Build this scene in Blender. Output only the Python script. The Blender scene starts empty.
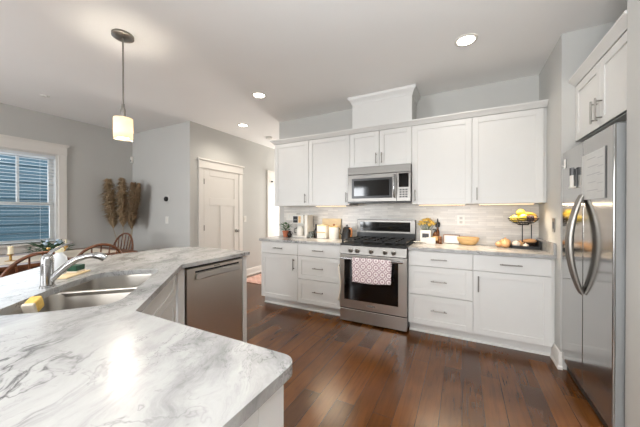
import bpy, bmesh, math, random
from mathutils import Vector, Matrix
random.seed(7)
PI = math.pi
scene = bpy.context.scene
COL = scene.collection

# ------------------------------------------------------------------ camera
cam_d = bpy.data.cameras.new('camera')
cam_d.sensor_width = 36.0
cam_d.lens = 273.9 / 640 * 36
cam_d.clip_start = 0.02
cam = bpy.data.objects.new('camera', cam_d)
COL.objects.link(cam)
cam.location = (0, 0, 1.285)
cam.rotation_euler = (math.radians(90 - 0.29), 0, math.radians(27.49))
scene.camera = cam

# ------------------------------------------------------------------ view
vs = scene.view_settings
vs.view_transform = 'Standard'
vs.look = 'None'
vs.exposure = -0.04
vs.gamma = 1.0
vs.use_curve_mapping = False
try:
    scene.cycles.use_denoising = True
    scene.cycles.max_bounces = 10
    scene.cycles.diffuse_bounces = 6
    scene.cycles.sample_clamp_indirect = 6
    scene.cycles.caustics_reflective = False
    scene.cycles.caustics_refractive = False
except Exception:
    pass

# ------------------------------------------------------------------ world (bright overcast daylight)
world = bpy.data.worlds.new('overcast_daylight')
scene.world = world
world.use_nodes = True
wn = world.node_tree.nodes
wn['Background'].inputs[0].default_value = (0.90, 0.95, 1.0, 1)
wn['Background'].inputs[1].default_value = 3.0

# ------------------------------------------------------------------ large area lights (window and hall daylight, added fill)
def area(name, loc, direction, sx, sy, power, color, spread=180):
    l = bpy.data.lights.new(name, 'AREA')
    l.shape = 'RECTANGLE'
    l.spread = math.radians(spread)
    l.size, l.size_y = sx, sy
    l.energy = power
    l.color = color
    o = bpy.data.objects.new(name, l)
    COL.objects.link(o)
    o.location = loc
    o.rotation_euler = Vector(direction).to_track_quat('-Z', 'Y').to_euler()
    return o
area('daylight_dining_window', (-5.62, 1.28, 1.5), (1, 0, -0.05), 1.1, 1.25, 15, (0.86, 0.93, 1.0))
area('fill_rear_right', (-.3, -3.42, 1.25), (0, 1, 0.03), 1.2, 2.1, 12, (0.97, 0.98, 1.0))  # added fill from behind the camera, no patio door known there
area('fill_rear_left', (-4.1, -3.42, 1.5), (0, 1, 0.0), 1.6, 1.4, 125, (0.94, 0.97, 1.0))  # added fill for the left side, its rear window is made up
area('daylight_hall', (-3.25, 6.9, 1.3), (0, -1, 0), 0.8, 1.8, 80, (1.0, 0.97, 0.93))
# added fill lamps behind the camera: two point at the ceiling, one forward
area('fill_bounce', (-.1, -1.0, 1.6), (.08, .55, 1), .6, .6, 92, (0.93, 0.97, 1.0), 110)
area('fill_front', (-.25, -1.6, 1.35), (-.02, 1, -.28), 1.5, 1.2, 17, (1.0, 0.99, 0.98), 75)
area('fill_bounce_dining', (-3.2, -1.6, 1.6), (-.1, .2, 1), .6, .6, 26, (0.93, 0.97, 1.0), 130)

# ------------------------------------------------------------------ materials
def srgb(r, g, b):
    f = lambda c: (c / 12.92 if c <= 0.04045 else ((c + 0.055) / 1.055) ** 2.4)
    return (f(r / 255), f(g / 255), f(b / 255), 1)

def new_mat(name):
    m = bpy.data.materials.new(name)
    m.use_nodes = True
    nt = m.node_tree
    return m, nt, nt.nodes['Principled BSDF']

def N(nt, t, **kw):
    n = nt.nodes.new(t)
    for k, v in kw.items():
        setattr(n, k, v)
    return n

def mapping(nt, scale=(1, 1, 1), rot=(0, 0, 0), loc=(0, 0, 0), coord='Object'):
    tc = N(nt, 'ShaderNodeTexCoord')
    mp = N(nt, 'ShaderNodeMapping')
    mp.inputs['Scale'].default_value = scale
    mp.inputs['Rotation'].default_value = rot
    mp.inputs['Location'].default_value = loc
    nt.links.new(tc.outputs[coord], mp.inputs['Vector'])
    return mp

def ramp(nt, stops):
    r = N(nt, 'ShaderNodeValToRGB')
    e = r.color_ramp.elements
    e[0].position, e[0].color = stops[0]
    e[1].position, e[1].color = stops[-1]
    for p, c in stops[1:-1]:
        x = e.new(p)
        x.color = c
    return r

def mat(name, rgb, rough=0.5, metal=0.0, var=0.04, scale=6.0, spec=0.5, coat=0.0, emit=None, emit_s=0.0, trans=0.0, alpha=1.0, bump=0.0, stretch=(1, 1, 1), sub=0.0):
    """plain surface with a little procedural tone variation"""
    m, nt, b = new_mat(name)
    c = srgb(*rgb)
    mp = mapping(nt, stretch)
    no = N(nt, 'ShaderNodeTexNoise')
    no.inputs['Scale'].default_value = scale
    no.inputs['Detail'].default_value = 4
    nt.links.new(mp.outputs[0], no.inputs['Vector'])
    lo = tuple(max(0, x * (1 - var)) for x in c[:3]) + (1,)
    hi = tuple(min(1, x * (1 + var)) for x in c[:3]) + (1,)
    r = ramp(nt, [(0.3, lo), (0.7, hi)])
    nt.links.new(no.outputs['Fac'], r.inputs[0])
    nt.links.new(r.outputs[0], b.inputs['Base Color'])
    b.inputs['Roughness'].default_value = rough
    b.inputs['Metallic'].default_value = metal
    b.inputs['Specular IOR Level'].default_value = spec
    b.inputs['Coat Weight'].default_value = coat
    b.inputs['Transmission Weight'].default_value = trans
    b.inputs['Alpha'].default_value = alpha
    if sub:
        b.inputs['Subsurface Weight'].default_value = sub
    if emit:
        b.inputs['Emission Color'].default_value = srgb(*emit)
        b.inputs['Emission Strength'].default_value = emit_s
    if bump:
        bp = N(nt, 'ShaderNodeBump')
        bp.inputs['Strength'].default_value = bump
        bp.inputs['Distance'].default_value = 0.01
        nt.links.new(no.outputs['Fac'], bp.inputs['Height'])
        nt.links.new(bp.outputs[0], b.inputs['Normal'])
    return m

def steel(name, rgb=(178, 176, 172), rough=0.26, stretch=(1, 1, 60), rvar=0.08, aniso=0.0):
    m, nt, b = new_mat(name)
    mp = mapping(nt, stretch)
    no = N(nt, 'ShaderNodeTexNoise')
    no.inputs['Scale'].default_value = 8
    no.inputs['Detail'].default_value = 3
    nt.links.new(mp.outputs[0], no.inputs['Vector'])
    mr = N(nt, 'ShaderNodeMapRange')
    mr.inputs['To Min'].default_value = rough - rvar / 2
    mr.inputs['To Max'].default_value = rough + rvar / 2
    nt.links.new(no.outputs['Fac'], mr.inputs['Value'])
    nt.links.new(mr.outputs[0], b.inputs['Roughness'])
    c = srgb(*rgb)
    r = ramp(nt, [(0.2, tuple(x * .985 for x in c[:3]) + (1,)), (0.8, c)])
    nt.links.new(no.outputs['Fac'], r.inputs[0])
    nt.links.new(r.outputs[0], b.inputs['Base Color'])
    b.inputs['Metallic'].default_value = 1.0
    if aniso:
        b.inputs['Anisotropic'].default_value = aniso
        tg = N(nt, 'ShaderNodeTangent', direction_type='RADIAL', axis='Z')
        nt.links.new(tg.outputs[0], b.inputs['Tangent'])
    return m

def marble_mat():
    m, nt, b = new_mat('marble')
    mp = mapping(nt, (1, 1, 1), (0, 0, math.radians(-117)))

    def warp(src, scale, amount, detail):
        w = N(nt, 'ShaderNodeTexNoise')
        w.inputs['Scale'].default_value = scale
        w.inputs['Detail'].default_value = detail
        nt.links.new(mp.outputs[0], w.inputs['Vector'])
        sub = N(nt, 'ShaderNodeVectorMath', operation='SUBTRACT')
        nt.links.new(w.outputs['Color'], sub.inputs[0])
        sub.inputs[1].default_value = (.5, .5, .5)
        sc = N(nt, 'ShaderNodeVectorMath', operation='SCALE')
        sc.inputs['Scale'].default_value = amount
        nt.links.new(sub.outputs[0], sc.inputs[0])
        add = N(nt, 'ShaderNodeVectorMath', operation='ADD')
        nt.links.new(src, add.inputs[0])
        nt.links.new(sc.outputs[0], add.inputs[1])
        return add.outputs[0]

    def stretch(src, v):
        st = N(nt, 'ShaderNodeVectorMath', operation='MULTIPLY')
        st.inputs[1].default_value = v
        nt.links.new(src, st.inputs[0])
        return st.outputs[0]
    wp = warp(warp(mp.outputs[0], 2.2, .30, 3), 9.0, .07, 4)
    s1 = stretch(wp, (1.0, 2.7, 1.2))
    s2 = stretch(wp, (2.0, 1.3, 1.2))

    def noise(src, scale, detail, rough):
        n = N(nt, 'ShaderNodeTexNoise')
        n.inputs['Scale'].default_value = scale
        n.inputs['Detail'].default_value = detail
        n.inputs['Roughness'].default_value = rough
        nt.links.new(src, n.inputs['Vector'])
        return n

    def vein(src, scale, width, dark, detail=5.0, rough=.6):
        n = noise(src, scale, detail, rough)
        s = N(nt, 'ShaderNodeMath', operation='SUBTRACT')
        s.inputs[1].default_value = .5
        nt.links.new(n.outputs['Fac'], s.inputs[0])
        a = N(nt, 'ShaderNodeMath', operation='ABSOLUTE')
        nt.links.new(s.outputs[0], a.inputs[0])
        r = ramp(nt, [(0.0, (dark, dark, dark * 1.02, 1)), (width * .4, (min(1, dark + .4),) * 3 + (1,)), (width, (1, 1, 1, 1))])
        nt.links.new(a.outputs[0], r.inputs[0])
        return r
    cloud = noise(s1, 2.0, 9, .68)
    base = ramp(nt, [(0.28, srgb(116, 116, 116)), (0.40, srgb(150, 149, 148)), (0.52, srgb(175, 174, 172)), (0.66, srgb(186, 185, 183))])
    nt.links.new(cloud.outputs['Fac'], base.inputs[0])
    cur = base.outputs[0]
    for src, scale, width, dark, ms, lo, hi in ((s1, 1.7, .020, .26, 1.5, .46, .60), (s2, 2.6, .011, .32, 1.9, .48, .62), (s1, 5.0, .018, .46, 2.6, .46, .62), (s2, 11.0, .030, .5, 3.0, .50, .64)):
        v = vein(src, scale, width, dark)
        mask = noise(mp.outputs[0], ms, 3, .5)
        mk = ramp(nt, [(lo, (.03, .03, .03, 1)), (hi, (1, 1, 1, 1))])
        nt.links.new(mask.outputs['Fac'], mk.inputs[0])
        mx = N(nt, 'ShaderNodeMix', data_type='RGBA', blend_type='MULTIPLY')
        nt.links.new(mk.outputs[0], mx.inputs['Factor'])
        nt.links.new(cur, mx.inputs['A'])
        nt.links.new(v.outputs[0], mx.inputs['B'])
        cur = mx.outputs['Result']
    nt.links.new(cur, b.inputs['Base Color'])
    b.inputs['Roughness'].default_value = 0.24
    return m

def floor_mat():
    m, nt, b = new_mat('dark_hardwood')
    mp = mapping(nt, (1, 1, 1), (0, 0, math.radians(90)))
    br = N(nt, 'ShaderNodeTexBrick')
    br.offset = .37
    br.inputs['Color1'].default_value = (0, 0, 0, 1)
    br.inputs['Color2'].default_value = (1, 1, 1, 1)
    br.inputs['Mortar'].default_value = (0.5, 0.5, 0.5, 1)
    br.inputs['Scale'].default_value = 1
    br.inputs['Mortar Size'].default_value = .0016
    br.inputs['Mortar Smooth'].default_value = .1
    br.inputs['Brick Width'].default_value = 1.25
    br.inputs['Row Height'].default_value = .127
    nt.links.new(mp.outputs[0], br.inputs['Vector'])
    tone = ramp(nt, [(0.0, srgb(76, 43, 12)), (0.35, srgb(94, 55, 20)), (0.7, srgb(112, 68, 28)), (1.0, srgb(84, 48, 15))])
    nt.links.new(br.outputs['Color'], tone.inputs[0])
    mg = mapping(nt, (16, 1.1, 1))
    gr = N(nt, 'ShaderNodeTexNoise')
    gr.inputs['Scale'].default_value = 2.2
    gr.inputs['Detail'].default_value = 8
    gr.inputs['Roughness'].default_value = .65
    gr.inputs['Distortion'].default_value = 1.2
    nt.links.new(mg.outputs[0], gr.inputs['Vector'])
    gl = ramp(nt, [(0.34, (.70, .68, .66, 1)), (0.50, (1, 1, 1, 1)), (0.72, (1.14, 1.13, 1.1, 1))])
    nt.links.new(gr.outputs['Fac'], gl.inputs[0])
    bl = N(nt, 'ShaderNodeTexNoise')
    bl.inputs['Scale'].default_value = 3.5
    bl.inputs['Detail'].default_value = 3
    nt.links.new(mapping(nt, (1, .6, 1)).outputs[0], bl.inputs['Vector'])
    bb = ramp(nt, [(0.35, (.72, .70, .68, 1)), (0.65, (1.12, 1.1, 1.08, 1))])
    nt.links.new(bl.outputs['Fac'], bb.inputs[0])
    m1 = N(nt, 'ShaderNodeMix', data_type='RGBA', blend_type='MULTIPLY')
    m1.inputs['Factor'].default_value = .85
    nt.links.new(tone.outputs[0], m1.inputs['A'])
    nt.links.new(gl.outputs[0], m1.inputs['B'])
    m3 = N(nt, 'ShaderNodeMix', data_type='RGBA', blend_type='MULTIPLY')
    m3.inputs['Factor'].default_value = .9
    nt.links.new(m1.outputs['Result'], m3.inputs['A'])
    nt.links.new(bb.outputs[0], m3.inputs['B'])
    m2 = N(nt, 'ShaderNodeMix', data_type='RGBA')
    nt.links.new(br.outputs['Fac'], m2.inputs['Factor'])
    nt.links.new(m3.outputs['Result'], m2.inputs['A'])
    m2.inputs['B'].default_value = srgb(34, 20, 14)
    nt.links.new(m2.outputs['Result'], b.inputs['Base Color'])
    mr = N(nt, 'ShaderNodeMapRange')
    mr.inputs['To Min'].default_value = .21
    mr.inputs['To Max'].default_value = .29
    nt.links.new(gr.outputs['Fac'], mr.inputs['Value'])
    nt.links.new(mr.outputs[0], b.inputs['Roughness'])
    bp = N(nt, 'ShaderNodeBump')
    bp.inputs['Strength'].default_value = .06
    bp.inputs['Distance'].default_value = .004
    nt.links.new(gr.outputs['Fac'], bp.inputs['Height'])
    nt.links.new(bp.outputs[0], b.inputs['Normal'])
    return m

def brick_mat(name, c1, c2, mortar, w, h, mort, rot=(0, 0, 0), rough=.3, offset=.5, noise=True):
    m, nt, b = new_mat(name)
    mp = mapping(nt, (1, 1, 1), rot)
    br = N(nt, 'ShaderNodeTexBrick')
    br.offset = offset
    br.inputs['Color1'].default_value = srgb(*c1)
    br.inputs['Color2'].default_value = srgb(*c2)
    br.inputs['Mortar'].default_value = srgb(*mortar)
    br.inputs['Scale'].default_value = 1
    br.inputs['Mortar Size'].default_value = mort
    br.inputs['Brick Width'].default_value = w
    br.inputs['Row Height'].default_value = h
    nt.links.new(mp.outputs[0], br.inputs['Vector'])
    if noise:
        no = N(nt, 'ShaderNodeTexNoise')
        no.inputs['Scale'].default_value = 5
        no.inputs['Detail'].default_value = 6
        nt.links.new(mapping(nt, (1, 1, 5)).outputs[0], no.inputs['Vector'])
        r = ramp(nt, [(0.35, (.80, .79, .78, 1)), (0.6, (1.0, 1.0, 1.0, 1))])
        nt.links.new(no.outputs['Fac'], r.inputs[0])
        mx = N(nt, 'ShaderNodeMix', data_type='RGBA', blend_type='MULTIPLY')
        mx.inputs['Factor'].default_value = .6
        nt.links.new(br.outputs['Color'], mx.inputs['A'])
        nt.links.new(r.outputs[0], mx.inputs['B'])
        nt.links.new(mx.outputs['Result'], b.inputs['Base Color'])
    else:
        nt.links.new(br.outputs['Color'], b.inputs['Base Color'])
    b.inputs['Roughness'].default_value = rough
    return m

def towel_mat():
    m, nt, b = new_mat('ring_print_cotton')
    tc = mapping(nt, (1 / .072, 1, 1 / .072))
    fr = N(nt, 'ShaderNodeVectorMath', operation='FRACTION')
    nt.links.new(tc.outputs[0], fr.inputs[0])
    sb = N(nt, 'ShaderNodeVectorMath', operation='SUBTRACT')
    sb.inputs[1].default_value = (.5, .5, .5)
    nt.links.new(fr.outputs[0], sb.inputs[0])
    mu = N(nt, 'ShaderNodeVectorMath', operation='MULTIPLY')
    mu.inputs[1].default_value = (1, 0, 1)
    nt.links.new(sb.outputs[0], mu.inputs[0])
    ln = N(nt, 'ShaderNodeVectorMath', operation='LENGTH')
    nt.links.new(mu.outputs[0], ln.inputs[0])
    W, P = srgb(230, 220, 219), srgb(156, 122, 130)
    r = ramp(nt, [(0.0, P), (0.10, P), (0.14, W), (0.33, W), (0.37, P), (0.45, P), (0.49, W), (0.60, W), (0.66, P)])
    nt.links.new(ln.outputs['Value'], r.inputs[0])
    nt.links.new(r.outputs[0], b.inputs['Base Color'])
    b.inputs['Roughness'].default_value = .9
    return m

def wood_mat(name, dark, light, rough=.45, stretch=(2, 2, 14)):
    m, nt, b = new_mat(name)
    no = N(nt, 'ShaderNodeTexNoise')
    no.inputs['Scale'].default_value = 5
    no.inputs['Detail'].default_value = 6
    no.inputs['Distortion'].default_value = .8
    nt.links.new(mapping(nt, stretch).outputs[0], no.inputs['Vector'])
    r = ramp(nt, [(0.3, srgb(*dark)), (0.7, srgb(*light))])
    nt.links.new(no.outputs['Fac'], r.inputs[0])
    nt.links.new(r.outputs[0], b.inputs['Base Color'])
    b.inputs['Roughness'].default_value = rough
    return m

def glass_mat():
    m, nt, b = new_mat('window_glass')
    out = nt.nodes['Material Output']
    tr = N(nt, 'ShaderNodeBsdfTransparent')
    gl = N(nt, 'ShaderNodeBsdfGlossy')
    gl.inputs['Roughness'].default_value = .02
    fr = N(nt, 'ShaderNodeFresnel')
    fr.inputs['IOR'].default_value = 1.3
    mx = N(nt, 'ShaderNodeMixShader')
    nt.links.new(fr.outputs[0], mx.inputs[0])
    nt.links.new(tr.outputs[0], mx.inputs[1])
    nt.links.new(gl.outputs[0], mx.inputs[2])
    nt.links.new(mx.outputs[0], out.inputs['Surface'])
    return m

M = {}
M['wall'] = mat('greige_wall_paint', (194, 193, 189), .75, var=.015, scale=2)
M['ceil'] = mat('ceiling_paint', (240, 239, 237), .85, var=.012, scale=1.5)
M['trim'] = mat('white_trim_paint', (226, 222, 216), .4, var=.01)
M['white'] = mat('white_cabinet_paint', (217, 216, 213), .38, var=.01)
M['marble'] = marble_mat()
M['floor'] = floor_mat()
M['tile'] = brick_mat('stone_strip_tile', (228, 224, 217), (206, 202, 196), (200, 196, 190), .16, .024, .0012, rot=(PI / 2, 0, 0), rough=.28)
M['steel'] = steel('brushed_steel', (222, 215, 206), .36, (60, 60, 1), .04, .75)
M['steel_h'] = steel('brushed_steel_across', (208, 204, 199), .36, (1, 1, 60), .04, .75)
M['steel_m'] = steel('control_steel', (128, 125, 121), .36, (1, 1, 60), .04, .75)
M['steel_f'] = steel('fridge_steel', (172, 171, 169), .13, (1, 1, 80), .04)
M['sinksteel'] = steel('sink_steel', (172, 167, 160), .34, (10, 10, 10))
M['chrome'] = steel('satin_chrome', (176, 176, 176), .14, (3, 3, 3), .04)
M['nickel'] = steel('brushed_nickel', (150, 146, 140), .34, (4, 4, 30))
M['black'] = mat('black_enamel', (16, 16, 17), .28, var=.1)
M['iron'] = mat('cast_iron', (20, 20, 21), .55, var=.2, scale=40)
M['bglass'] = mat('black_oven_glass', (9, 9, 10), .06, var=.1, spec=.6)
M['dplastic'] = mat('dark_plastic', (38, 38, 40), .4, var=.08)
M['dside'] = mat('grey_painted_steel', (150, 152, 152), .35, var=.03, metal=.3)
M['gplastic'] = mat('grey_plastic', (110, 110, 110), .4, var=.05)
M['sockgrey'] = mat('pale_grey_plastic', (186, 182, 176), .4, var=.03)
M['wplastic'] = mat('white_plastic', (226, 224, 218), .35, var=.02)
M['towel'] = towel_mat()
M['paper'] = mat('paper', (205, 205, 202), .8, var=.03, scale=14)
M['ink'] = mat('printed_ink', (172, 172, 174), .8, var=.1)
M['glass'] = glass_mat()
M['blind'] = mat('white_blind_slat', (222, 228, 232), .45, var=.02)
M['siding'] = mat('blue_lap_siding', (80, 112, 128), .6, var=.08, scale=3, stretch=(1, .3, 8))
M['chairwood'] = wood_mat('oak_chair_wood', (76, 42, 22), (122, 72, 40), .35)
M['palewood'] = wood_mat('pale_maple', (206, 164, 108), (232, 196, 140), .45)
M['lightwood'] = wood_mat('whitewashed_wood', (222, 196, 150), (240, 220, 180), .5)
M['midwood'] = wood_mat('walnut_wood', (120, 74, 42), (164, 108, 64), .4)
M['linen'] = mat('cream_linen', (222, 212, 196), .9, var=.05, scale=60)
M['ceramic'] = mat('white_ceramic', (232, 228, 220), .25, var=.02)
M['terracotta'] = mat('terracotta', (178, 104, 72), .8, var=.1, scale=20)
M['leaf'] = mat('green_leaf', (58, 98, 46), .55, var=.35, scale=18)
M['leaf2'] = mat('dark_green_leaf', (42, 78, 44), .55, var=.35, scale=18)
M['soil'] = mat('potting_soil', (52, 38, 28), .95, var=.3, scale=50)
M['pampas'] = mat('pampas_plume', (176, 152, 120), .95, var=.25, scale=30)
M['pampas2'] = mat('darker_pampas_plume', (146, 122, 94), .95, var=.25, scale=30)
M['stem'] = mat('dry_stem', (176, 158, 124), .9, var=.1)
M['basket'] = mat('woven_seagrass', (150, 118, 78), .9, var=.3, scale=50)
M['brass'] = steel('aged_brass', (176, 140, 80), .3, (3, 3, 3))
M['wax'] = mat('cream_wax', (236, 226, 196), .5, var=.02, sub=.1)
M['yellow_sponge'] = mat('yellow_sponge', (232, 192, 104), .95, var=.12, scale=60, bump=.4)
M['white_sponge'] = mat('white_scrub_pad', (224, 212, 194), .95, var=.06, scale=60)
M['green_pad'] = mat('green_scrubber', (10, 62, 42), .7, var=.2, scale=60)
M['amber'] = mat('amber_glass', (96, 56, 22), .12, var=.1)
M['darkbottle'] = mat('dark_bottle_glass', (40, 30, 24), .15, var=.1)
M['yellow_petal'] = mat('yellow_petal', (246, 216, 122), .7, var=.12, scale=30)
M['lemon'] = mat('lemon_peel', (238, 208, 70), .45, var=.08, scale=40)
M['banana'] = mat('banana_peel', (226, 196, 84), .5, var=.12, scale=14)
M['grape'] = mat('dark_grape', (64, 34, 38), .3, var=.2)
M['peach'] = mat('peach_skin', (226, 176, 112), .6, var=.15, scale=14)
M['onion'] = mat('onion_skin', (212, 164, 116), .4, var=.2, scale=18)
M['garlic'] = mat('garlic_skin', (234, 220, 204), .5, var=.05, scale=18)
M['potato'] = mat('potato_skin', (200, 150, 104), .8, var=.15, scale=14)
M['copper'] = mat('orange_handle_wood', (206, 136, 84), .4, var=.1)
M['rug'] = brick_mat('peach_woven_rug', (214, 168, 150), (186, 132, 116), (228, 196, 182), .12, .06, .008, rough=.95)
M['lampglow'] = mat('lit_downlight_lens', (255, 250, 240), .4, emit=(255, 246, 232), emit_s=14)
M['warmglow'] = mat('lit_warm_strip', (255, 230, 190), .4, emit=(255, 214, 160), emit_s=5)
M['bulb'] = mat('lit_bulb', (255, 240, 210), .4, emit=(255, 228, 180), emit_s=22)

def shade_mat():
    m, nt, b = new_mat('lit_pendant_shade')
    out = nt.nodes['Material Output']
    tl = N(nt, 'ShaderNodeBsdfTranslucent')
    tl.inputs['Color'].default_value = srgb(255, 244, 226)
    df = N(nt, 'ShaderNodeBsdfDiffuse')
    df.inputs['Color'].default_value = srgb(252, 244, 228)
    wv = N(nt, 'ShaderNodeTexNoise')
    wv.inputs['Scale'].default_value = 30
    nt.links.new(mapping(nt, (3, 3, .2)).outputs[0], wv.inputs['Vector'])
    mr = N(nt, 'ShaderNodeMapRange')
    mr.inputs['To Min'].default_value = .25
    mr.inputs['To Max'].default_value = .6
    nt.links.new(wv.outputs['Fac'], mr.inputs['Value'])
    mx = N(nt, 'ShaderNodeMixShader')
    nt.links.new(mr.outputs[0], mx.inputs[0])
    nt.links.new(tl.outputs[0], mx.inputs[1])
    nt.links.new(df.outputs[0], mx.inputs[2])
    em = N(nt, 'ShaderNodeEmission')
    em.inputs['Color'].default_value = srgb(255, 234, 200)
    em.inputs['Strength'].default_value = .35
    ad = N(nt, 'ShaderNodeAddShader')
    nt.links.new(mx.outputs[0], ad.inputs[0])
    nt.links.new(em.outputs[0], ad.inputs[1])
    nt.links.new(ad.outputs[0], out.inputs['Surface'])
    return m
M['shade'] = shade_mat()

# ------------------------------------------------------------------ geometry helpers
def root_matrix(o):
    while o.parent:
        o = o.parent
    return Matrix.Translation(o.location) @ o.rotation_euler.to_matrix().to_4x4()

class G:
    """collects shapes and links them as ONE mesh object; T moves the shapes into place"""
    def __init__(self, T=None):
        self.bm = bmesh.new()
        self.T = T or Matrix.Identity(4)

    def v(self, p):
        return self.bm.verts.new(self.T @ Vector(p))

    def faces(self, verts, fs):
        vs_ = [self.v(p) for p in verts]
        for f in fs:
            try:
                self.bm.faces.new([vs_[i] for i in f])
            except ValueError:
                pass
        return self

    def box(self, x0, x1, y0, y1, z0, z1):
        v = [(x, y, z) for x in (x0, x1) for y in (y0, y1) for z in (z0, z1)]
        return self.faces(v, [(0, 1, 3, 2), (4, 6, 7, 5), (0, 4, 5, 1), (2, 3, 7, 6), (0, 2, 6, 4), (1, 5, 7, 3)])

    def tube(self, pts, r, n=10, cap=True, flat=1.0):
        pts = [Vector(p) for p in pts]
        rs = r if isinstance(r, (list, tuple)) else [r] * len(pts)
        rings = []
        prev = None
        for i, p in enumerate(pts):
            a = pts[max(0, i - 1)]
            b = pts[min(len(pts) - 1, i + 1)]
            t = (b - a).normalized()
            if prev is None:
                up = Vector((0, 0, 1)) if abs(t.z) < .9 else Vector((1, 0, 0))
                u = t.cross(up).normalized()
            else:
                u = (prev - t * prev.dot(t)).normalized()
            prev = u
            w = t.cross(u)
            rings.append([self.v(p + (u * math.cos(2 * PI * k / n) + w * math.sin(2 * PI * k / n) * flat) * rs[i]) for k in range(n)])
        for i in range(len(rings) - 1):
            for k in range(n):
                self.bm.faces.new((rings[i][k], rings[i][(k + 1) % n], rings[i + 1][(k + 1) % n], rings[i + 1][k]))
        if cap:
            for ring in (rings[0][::-1], rings[-1]):
                try:
                    self.bm.faces.new(ring)
                except ValueError:
                    pass
        return self

    def lathe(self, c, prof, n=28, sx=1.0, sy=1.0, cap=True):
        rings = []
        for r, z in prof:
            rings.append([self.v((c[0] + r * sx * math.cos(2 * PI * k / n), c[1] + r * sy * math.sin(2 * PI * k / n), c[2] + z)) for k in range(n)])
        for i in range(len(rings) - 1):
            for k in range(n):
                self.bm.faces.new((rings[i][k], rings[i][(k + 1) % n], rings[i + 1][(k + 1) % n], rings[i + 1][k]))
        if cap:
            self.bm.faces.new(rings[0][::-1])
            self.bm.faces.new(rings[-1])
        return self

    def ball(self, c, r, seg=14, jit=0.0):
        rx, ry, rz = r if isinstance(r, (list, tuple)) else (r, r, r)
        m = Matrix.Translation(c) @ Matrix.Diagonal((rx, ry, rz, 1))
        bmesh.ops.create_uvsphere(self.bm, u_segments=seg, v_segments=max(6, seg // 2 + 2), radius=1, matrix=self.T @ m)
        return self

    def prism(self, pts, z0, z1, holes=()):
        """solid plate from an outline (and holes) in plan"""
        b2 = bmesh.new()
        loops = [pts] + list(holes)
        for lp in loops:
            vv = [b2.verts.new((x, y, 0)) for x, y in lp]
            for i in range(len(vv)):
                b2.edges.new((vv[i], vv[(i + 1) % len(vv)]))
        bmesh.ops.triangle_fill(b2, edges=b2.edges[:], use_beauty=True, use_dissolve=False)
        tris = [[(v.co.x, v.co.y) for v in f.verts] for f in b2.faces]
        b2.free()
        cache = {}
        def g(x, y, z):
            k = (round(x, 5), round(y, 5), z)
            if k not in cache:
                cache[k] = self.v((x, y, z))
            return cache[k]
        for t in tris:
            a = (t[1][0] - t[0][0]) * (t[2][1] - t[0][1]) - (t[1][1] - t[0][1]) * (t[2][0] - t[0][0])
            if a < 0:
                t = t[::-1]
            try:
                self.bm.faces.new([g(x, y, z1) for x, y in t])
                self.bm.faces.new([g(x, y, z0) for x, y in t[::-1]])
            except ValueError:
                pass
        for lp in loops:
            n = len(lp)
            for i in range(n):
                (xa, ya), (xb, yb) = lp[i], lp[(i + 1) % n]
                try:
                    self.bm.faces.new((g(xa, ya, z0), g(xb, yb, z0), g(xb, yb, z1), g(xa, ya, z1)))
                except ValueError:
                    pass
        return self

    def sweep(self, prof, path):
        """profile (out, z) swept along a plan path [(x, y, nx, ny)] with the outward offset direction"""
        rings = [[self.v((x + nx * o, y + ny * o, z)) for o, z in prof] for x, y, nx, ny in path]
        n = len(prof)
        for i in range(len(rings) - 1):
            for k in range(n):
                self.bm.faces.new((rings[i][k], rings[i][(k + 1) % n], rings[i + 1][(k + 1) % n], rings[i + 1][k]))
        self.bm.faces.new(rings[0])
        self.bm.faces.new(rings[-1][::-1])
        return self

    def build(self, name, material, parent=None, bevel=0.0, smooth=True, solid=0.0, segs=2, recalc=True, angle=38):
        if recalc:
            bmesh.ops.recalc_face_normals(self.bm, faces=self.bm.faces[:])
        if parent is not None:
            self.bm.transform(root_matrix(parent).inverted())
        me = bpy.data.meshes.new(name)
        self.bm.to_mesh(me)
        self.bm.free()
        o = bpy.data.objects.new(name, me)
        COL.objects.link(o)
        me.materials.append(material)
        if smooth:
            me.shade_smooth()
            me.set_sharp_from_angle(angle=math.radians(angle))
        if solid:
            s = o.modifiers.new('thickness', 'SOLIDIFY')
            s.thickness = solid
            s.offset = 0
        if bevel:
            b = o.modifiers.new('edge', 'BEVEL')
            b.width = bevel
            b.segments = segs
            b.limit_method = 'ANGLE'
            b.angle_limit = math.radians(40)
            b.harden_normals = True
        if parent is not None:
            o.parent = parent
        return o

def tag(o, label, cat, group=None, kind=None):
    o['label'] = label
    o['category'] = cat
    if group:
        o['group'] = group
    if kind:
        o['kind'] = kind
    return o

def thing(name, label, cat, loc=(0, 0, 0), rz=0.0, group=None, kind=None):
    o = bpy.data.objects.new(name, None)
    COL.objects.link(o)
    o.empty_display_size = .05
    o.location = loc
    o.rotation_euler = (0, 0, rz)
    return tag(o, label, cat, group, kind)

def struct(o, label=None):
    o['kind'] = 'structure'
    if label:
        o['label'] = label
    return o

def copy_tree(o, parent=None):
    c = o.copy()
    COL.objects.link(c)
    if parent is not None:
        c.parent = parent
    for ch in list(o.children):
        copy_tree(ch, c)
    return c

def frame(ox, oy, deg):
    """local frame: x along the face, -y out of the face, z up"""
    return Matrix.Translation((ox, oy, 0)) @ Matrix.Rotation(math.radians(deg), 4, 'Z')

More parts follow.
